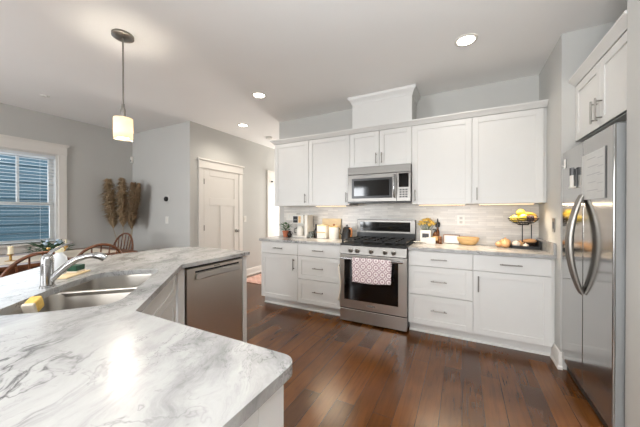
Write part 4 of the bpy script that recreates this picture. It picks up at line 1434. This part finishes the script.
G().lathe((-4.60, 1.46, CH), [(.012, -.010), (.012, -.028), (.002, -.03)], 12).build('nozzle', M['wplastic'], sv)

# pendant
ex, ey = -2.478, 1.255
pd = thing('pendant_lamp', 'lit pendant lamp with glowing oval shade on a long rod', 'pendant lamp', (ex, ey, CH))
G().lathe((ex, ey, CH), [(.078, -.0005), (.078, -.020), (.068, -.026), (.002, -.028)], 32).build('canopy', M['nickel'], pd)
G().tube([(ex, ey, CH - .027), (ex, ey, 2.17)], .0065, 10).build('rod', M['nickel'], pd)
cpd = G().lathe((ex, ey, 2.06), [(.016, 0), (.018, .06), (.012, .085), (.009, .115)], 18).build('socket_cup', M['nickel'], pd)
sz0, sz1 = 1.885, 2.055
sh = G().lathe((ex, ey, 0), [(.066, sz0), (.067, (sz0 + sz1) / 2), (.066, sz1)], 36, sx=1.0, sy=1.0, cap=False).build('lamp_shade', M['shade'], pd, solid=.002)
G().lathe((ex, ey, 0), [(.040, sz0 + .012), (.040, sz1 - .05)], 28, cap=False).build('inner_shade', M['shade'], sh, solid=.002)
g = G()
for a in (0, 2 * PI / 3, 4 * PI / 3):
    g.tube([(ex + .012 * math.cos(a), ey + .012 * math.sin(a), sz1 - .004), (ex +   .065 * math.cos(a), ey + .065 * math.sin(a), sz1 - .004)], .0025, 6)
g.build('spider', M['nickel'], sh)
G().ball((ex, ey, 1.985), (.024, .024, .034), 14).build('bulb', M['bulb'], pd)
l = bpy.data.lights.new('pendant_bulb_light', 'POINT')
l.energy = 42
l.shadow_soft_size = .03
l.color = (1.0, .90, .76)
o = bpy.data.objects.new('pendant_bulb_light', l)
COL.objects.link(o)
o.location = (ex, ey, 1.93)

# ------------------------------------------------------------------ hall rug
tag(G().box(-3.70, -2.95, 3.83, 5.0, 0.0005, .010).build('hall_rug', M['rug'], bevel=.003), 'peach patterned rug on the hall floor by the door', 'rug')

# ------------------------------------------------------------------ dining corner
tb = thing('dining_table', 'brown wooden dining table by the window', 'table', (-4.25, 1.25, 0))
TX0, TX1, TY0, TY1 = -5.02, -3.95, .50, 2.20
G().prism(rounded([(TX0, TY0), (TX1, TY0), (TX1, TY1), (TX0, TY1)], .06), .722, .752).build('tabletop', M['chairwood'], tb, bevel=.006)
G().box(TX0 + .06, TX1 - .06, TY0 + .06, TY1 - .06, .64, .7215).build('apron', M['chairwood'], tb)
for x in (TX0 + .09, TX1 - .09):
    for y in (TY0 + .09, TY1 - .09):
        G().lathe((x, y, 0), [(.022, 0), (.028, .1), (.036, .35), (.030, .5), (.038, .56), (.038, .64)], 14).build('leg', M['chairwood'], tb)
tag(G().box(-4.80, -4.10, .62, 2.05, .7525, .755).build('table_runner', M['linen']), 'pale linen cloth spread over the dining table', 'tablecloth')

def windsor(label):
    r = thing('windsor_chair', label, 'chair', (0, 0, 0), group='windsor chairs at the dining table')
    m_ = M['chairwood']
    G().prism(rounded([(-.21, -.21), (.21, -.21), (.19, .20), (-.19, .20)], [.06, .06, .09, .09]), .425, .460).build('seat', m_, r, bevel=.008)
    for sx in (-1, 1):
        for sy in (-1, 1):
            G().tube([(sx * .13, sy * .13, .428), (sx * .17, sy * .17, .21), (sx * .20, sy * .205, 0)], [.014, .019, .012], 10).build('leg', m_, r)
    g = G()
    for sx in (-1, 1):
        g.tube([(sx * .172, -.172, .19), (sx * .172, .172, .19)], .009, 8)
    g.tube([(-.172, 0, .19), (.172, 0, .19)], .009, 8)
    g.build('stretcher', m_, r)
    n = 22
    def bow(a):
        x = .255 * math.cos(a)
        h = math.sin(a)
        return (x * (1 if h < .2 else 1), .165 + .085 * h, .455 + .50 * h ** .60 if h > 0 else .455)
    G().tube([bow(PI * k / n) for k in range(n + 1)], .0135, 10).build('bow', m_, r)
    for i in range(7):
        a = PI * (.2 + .6 * i / 6)
        t = bow(a)
        x = t[0] * .72
        G().tube([(x, .168, .455), ((x + t[0]) / 2, (.168 + t[1]) / 2, (.455 + t[2]) / 2), t], [.007, .009, .006], 8).build('spindle', m_, r)
    return r
ch0 = windsor('windsor chair directly behind the faucet body, below the window')
spots = [((-3.27, .92, 0), -90 + 3, None),
         ((-3.50, 1.44, 0), -90, 'middle windsor chair, seen over the faucet spout beside the corner chair'),
         ((-4.61, 2.13, 0), 4, 'far windsor chair at the table end under the pampas grass')]
for i, (loc, rz, lab) in enumerate(spots):
    c = ch0 if i == 0 else copy_tree(ch0)
    c.location = loc
    c.rotation_euler = (0, 0, math.radians(rz))
    if lab:
        c['label'] = lab
# things on the table
ZT = .7555
cp_ = thing('centerpiece_plant', 'leafy green centrepiece with pale flowers on the dining table', 'plant', (-4.38, 1.42, ZT))
G().lathe((-4.38, 1.42, ZT), [(.06, 0), (.075, .02), (.085, .06), (.08, .062), (.07, .03), (.002, .02)], 22, cap=False).build('bowl', M['ceramic'], cp_)
g = G()
leafy(g, (-4.38, 1.42, ZT + .05), 170, .15, .10, .022, .09)
g.build('foliage', M['leaf2'], cp_, recalc=False, solid=.0008)
g = G()
for k in range(7):
    a = k * 1.7
    g.ball((-4.38 + .09 * math.cos(a), 1.44 + .08 * math.sin(a), ZT + .15 + .015 * (k % 3)), .018, 8)
g.build('blossoms', mat('pale_blue_petal', (190, 208, 226), .7, var=.1), cp_)
def candle(label, x, y, r, h, holder):
    t = thing('pillar_candle', label, 'candle', (x, y, ZT))
    z0 = ZT
    if holder:
        G().lathe((x, y, z0), [(.045, 0), (.045, .006), (.012, .012), (.010, holder - .02), (.03, holder - .006), (.03, holder)], 20).build('holder', M['brass'], t)
        z0 += holder
    G().lathe((x, y, z0), [(r, .0003), (r, h - .004), (r * .8, h), (.002, h - .003)], 18).build('wax', M['wax'], t)
    G().tube([(x, y, z0 + h - .004), (x, y, z0 + h + .012)], .002, 5).build('wick', M['black'], t)
candle('cream candle on a brass holder near the window end of the dining table', -4.35, 1.085, .022, .085, .075)
cs = thing('candlestick', 'two armed brass candlestick on the dining table near the centrepiece', 'candlestick', (-4.05, 1.37, ZT))
cx_, cy_ = -4.05, 1.37
G().lathe((cx_, cy_, ZT), [(.05, 0), (.05, .006), (.015, .014), (.010, .03), (.010, .07), (.014, .075), (.002, .078)], 20).build('foot', M['brass'], cs)
G().tube([(cx_, cy_ - .075, ZT + .12), (cx_, cy_ - .06, ZT + .085), (cx_, cy_, ZT + .065), (cx_, cy_ + .06, ZT + .085), (cx_, cy_ + .075, ZT + .12)], .006, 8).build('arm', M['brass'], cs)
for s in (-1, 1):
    G().lathe((cx_, cy_ + s * .075, ZT + .118), [(.006, 0), (.018, .006), (.016, .022), (.002, .022)], 14).build('candle_cup', M['brass'], cs)
tc_ = thing('taper_candle', 'cream taper candle in the brass candlestick', 'candle', (cx_, cy_ + .075, ZT + .14))
G().tube([(cx_, cy_ + .075, ZT + .1405), (cx_, cy_ + .075, ZT + .215)], [.010, .008], 12).build('wax', M['wax'], tc_)
G().tube([(cx_, cy_ + .075, ZT + .214), (cx_, cy_ + .075, ZT + .224)], .0015, 5).build('wick', M['black'], tc_)

# ------------------------------------------------------------------ pampas grass in the corner
vx, vy = -5.13, 2.62
vz = thing('floor_vase', 'tall woven floor vase holding pampas grass in the corner', 'vase', (vx, vy, 0))
G().lathe((vx, vy, 0), [(.10, 0), (.14, .08), (.15, .25), (.11, .45), (.07, .56), (.085, .62), (.078, .62), (.06, .55), (.002, .30)], 28, cap=False).build('vase_body', M['basket'], vz)
def plume(label, dx_, dy_, zb, zt_, lean, width, m_, seed):
    rnd = random.Random(seed)
    t = thing('pampas_stem', label, 'pampas grass', (vx, vy, .45), group='pampas grass in the floor vase')
    A = Vector((vx + dx_ * .15, vy + dy_ * .15, .42))
    B = Vector((vx + dx_, vy + dy_, zb))
    Cc = Vector((vx + dx_ * lean, vy + dy_ * lean, zt_))
    G().tube([A, A.lerp(B, .5) + Vector((0, 0, .02)), B, B.lerp(Cc, .5), Cc], [.005, .0045, .004, .003, .0015], 6).build('stem', M['stem'], t)
    g = G()
    for i in range(1500):
        u = rnd.random()
        p = B.lerp(Cc, u * .97)
        a = rnd.uniform(0, 2 * PI)
        w = width * (math.sin(PI * min(1, .10 + .78 * u ** .8)) ** .8) * rnd.uniform(.45, 1.15)
        out = Vector((math.cos(a), math.sin(a), 0))
        L_ = rnd.uniform(.12, .20) * (1 - .45 * u)
        q1 = p + out * w * .55 + Vector((0, 0, L_ * .55))
        q2 = p + out * w + Vector((0, 0, L_ * .55 - rnd.uniform(0, .05)))
        s = out.cross(Vector((0, 0, 1))) * rnd.uniform(.004, .009)
        g.faces([p - s * .5, p + s * .5, q1 + s, q1 - s, q2], [(0, 1, 2, 3), (3, 2, 4)])
    g.build('plume', m_, t, recalc=False, smooth=False)
plume('wide left pampas plume in the corner vase', -.12, -.12, 1.00, 1.82, 1.45, .20, M['pampas'], 1)
plume('middle pampas plume in the corner vase', .02, -.04, 1.02, 1.84, 1.3, .17, M['pampas'], 2)
plume('darker right pampas plume in the corner vase', .14, .03, .98, 1.76, 1.35, .16, M['pampas2'], 3)
plume('thin pampas plume leaning furthest right against the wall', .19, .07, 1.25, 1.74, 1.30, .08, M['pampas2'], 4)
